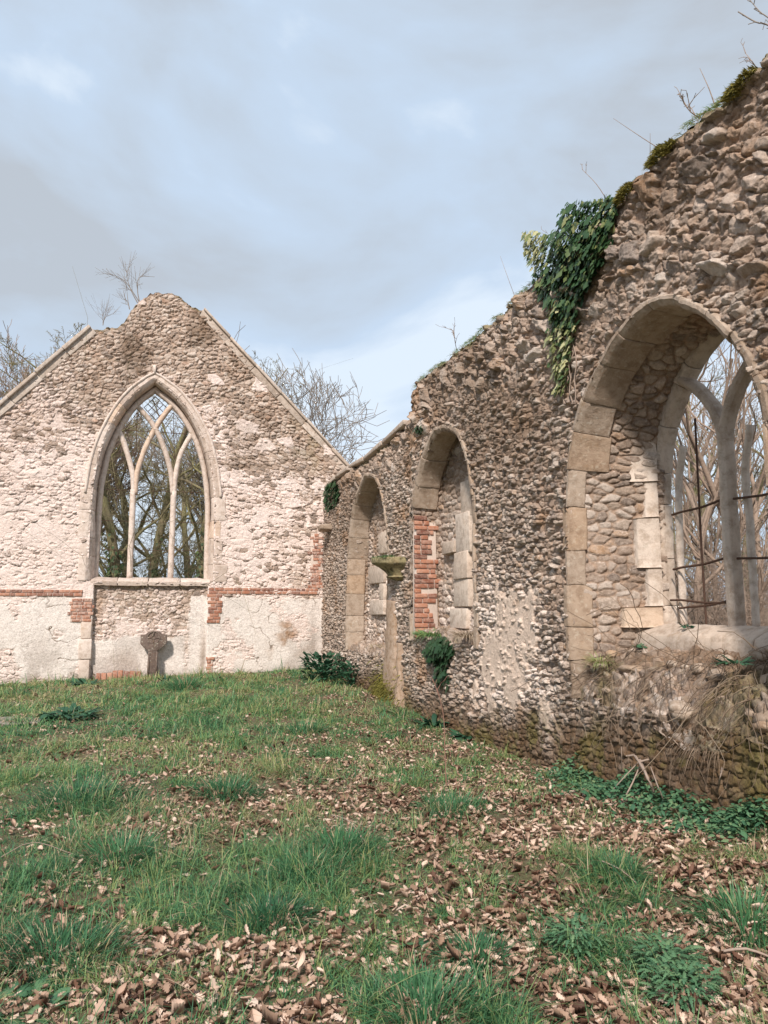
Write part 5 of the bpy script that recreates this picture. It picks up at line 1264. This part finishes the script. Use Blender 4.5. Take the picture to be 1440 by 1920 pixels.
kB = make_thicket(at(345, 21.5), thicket(rg, 130, 8.5, 1.1, .007), 'tangled leafless stems filling the right half of the gable window', M_BARKG)
# beyond the open side window: saplings, coppice stems and brown undergrowth
def atx(px, X):
    r = ray(px, 1140); return (X, r[1] * X / r[0], float(gh(X, r[1] * X / r[0])) - .05)
S = gen(rg, 7.5, .07, 4, (15, 6, 5), .5, .8, start=.15, lens=.42)
tD = make_tree(atx(1300, 8.2), S, 'slender sapling just outside the left light of the open side window', 'saplings outside the side window', bark=M_BARKB, rmin=.004, sc=.85)
copy_thing(tD, atx(1335, 9.5), 1.5, 'slender sapling close behind the mullion of the open side window', .9)
copy_thing(tD, atx(1400, 9.0), 3.0, 'slender sapling outside the right light of the open side window', .9)
copy_thing(tD, atx(1285, 11.), 4.4, 'further sapling at the left jamb of the open side window', .9)
copy_thing(tD, atx(1372, 12.), 5.4, 'further sapling beyond the mullion of the open side window', .95)
copy_thing(tD, atx(1420, 12.), .7, 'further sapling near the right jamb of the open side window', .95)
copy_thing(tC, atx(1330, 19), 1.0, 'taller tree deep in the wood behind the open side window', .95)
copy_thing(tC, atx(1405, 20), 2.2, 'taller tree deep in the wood right of the side window mullion', 1.)
copy_thing(tC, atx(1270, 22), 3.1, 'taller tree deep in the wood left of the side window frame', 1.)
kC = make_thicket(atx(1320, 8.0), thicket(rg, 150, 3.4, .9, .008), 'brown leafless undergrowth outside the left light of the open side window', M_BARKB)
make_thicket(atx(1400, 8.2), thicket(rg, 150, 3.4, .9, .008), 'brown leafless undergrowth outside the right light of the open side window', M_BARKB)
make_thicket(atx(1360, 12), thicket(rg, 220, 4.6, 1.8, .011), 'deeper brown undergrowth in the wood behind the side window', M_BARKB)
make_thicket(atx(1340, 17), thicket(rg, 260, 6.5, 3.2, .014), 'farthest brown undergrowth in the wood behind the side window', M_BARKB)
# tree behind the wall whose branch reaches into the top right corner
e0 = onX(1384, 22, 6.4); e1 = onX(1450, 52, 6.6)
t = thing('overhanging_tree', 'tree behind the near wall whose bare branch enters the top right corner', 'tree', (8.2, e1[1] - .4, float(gh(8.2, 4))))
tr = []; base = np.array((8.2, e1[1] - .4, .2)); fork = np.array((7.9, e1[1] - .35, 7.2))
tr.append((smoothpath([base, base + (0, .05, 3), base + (-.1, 0, 5.5), fork, fork + (-.1, .3, 1.6)], .3), .12))
V, Fq = polytubes(tr, 7); mk('trunk', V, Fq, M_BARK, t)
rg = np.random.default_rng(9); br = []
def twiggy(P, r, n, l_):
    P = smoothpath(P, .06); br.append((P, np.linspace(r, r * .35, len(P))))
    for k in range(n):
        i = int(len(P) * (.1 + .88 * k / n)); d = P[min(i + 1, len(P) - 1)] - P[i - 1]; d /= np.linalg.norm(d); sgn = 1 if k % 2 else -1
        e = d * .75 + sgn * np.array((0, .45, .5)) + rg.normal(0, .12, 3); e /= np.linalg.norm(e); m_ = l_ * (.5 + .6 * rg.random())
        br.append((np.array([P[i], P[i] + e * m_ * .6, P[i] + e * m_]), np.array([.005, .0045, .0045])))
twiggy([fork + (0, 0, -.8), (e1 + fork) / 2 + (0, 0, .1), e1, (e0 + e1) / 2 + (0, 0, -.03), e0], .02, 26, .13)
e2 = onX(1402, -5, 6.5); twiggy([e1 * .3 + fork * .7 + (0, 0, .1), onX(1450, 40, 6.6), onX(1425, 22, 6.5), e2], .012, 16, .11)
e3 = onX(1382, 112 - 60, 6.6); twiggy([fork + (0, 0, -1.2), onX(1460, 62, 6.8), onX(1430, 56, 6.7)], .01, 8, .1)
V, Fq = polytubes(br, 5); mk('branches', V, Fq, M_BARK, t)
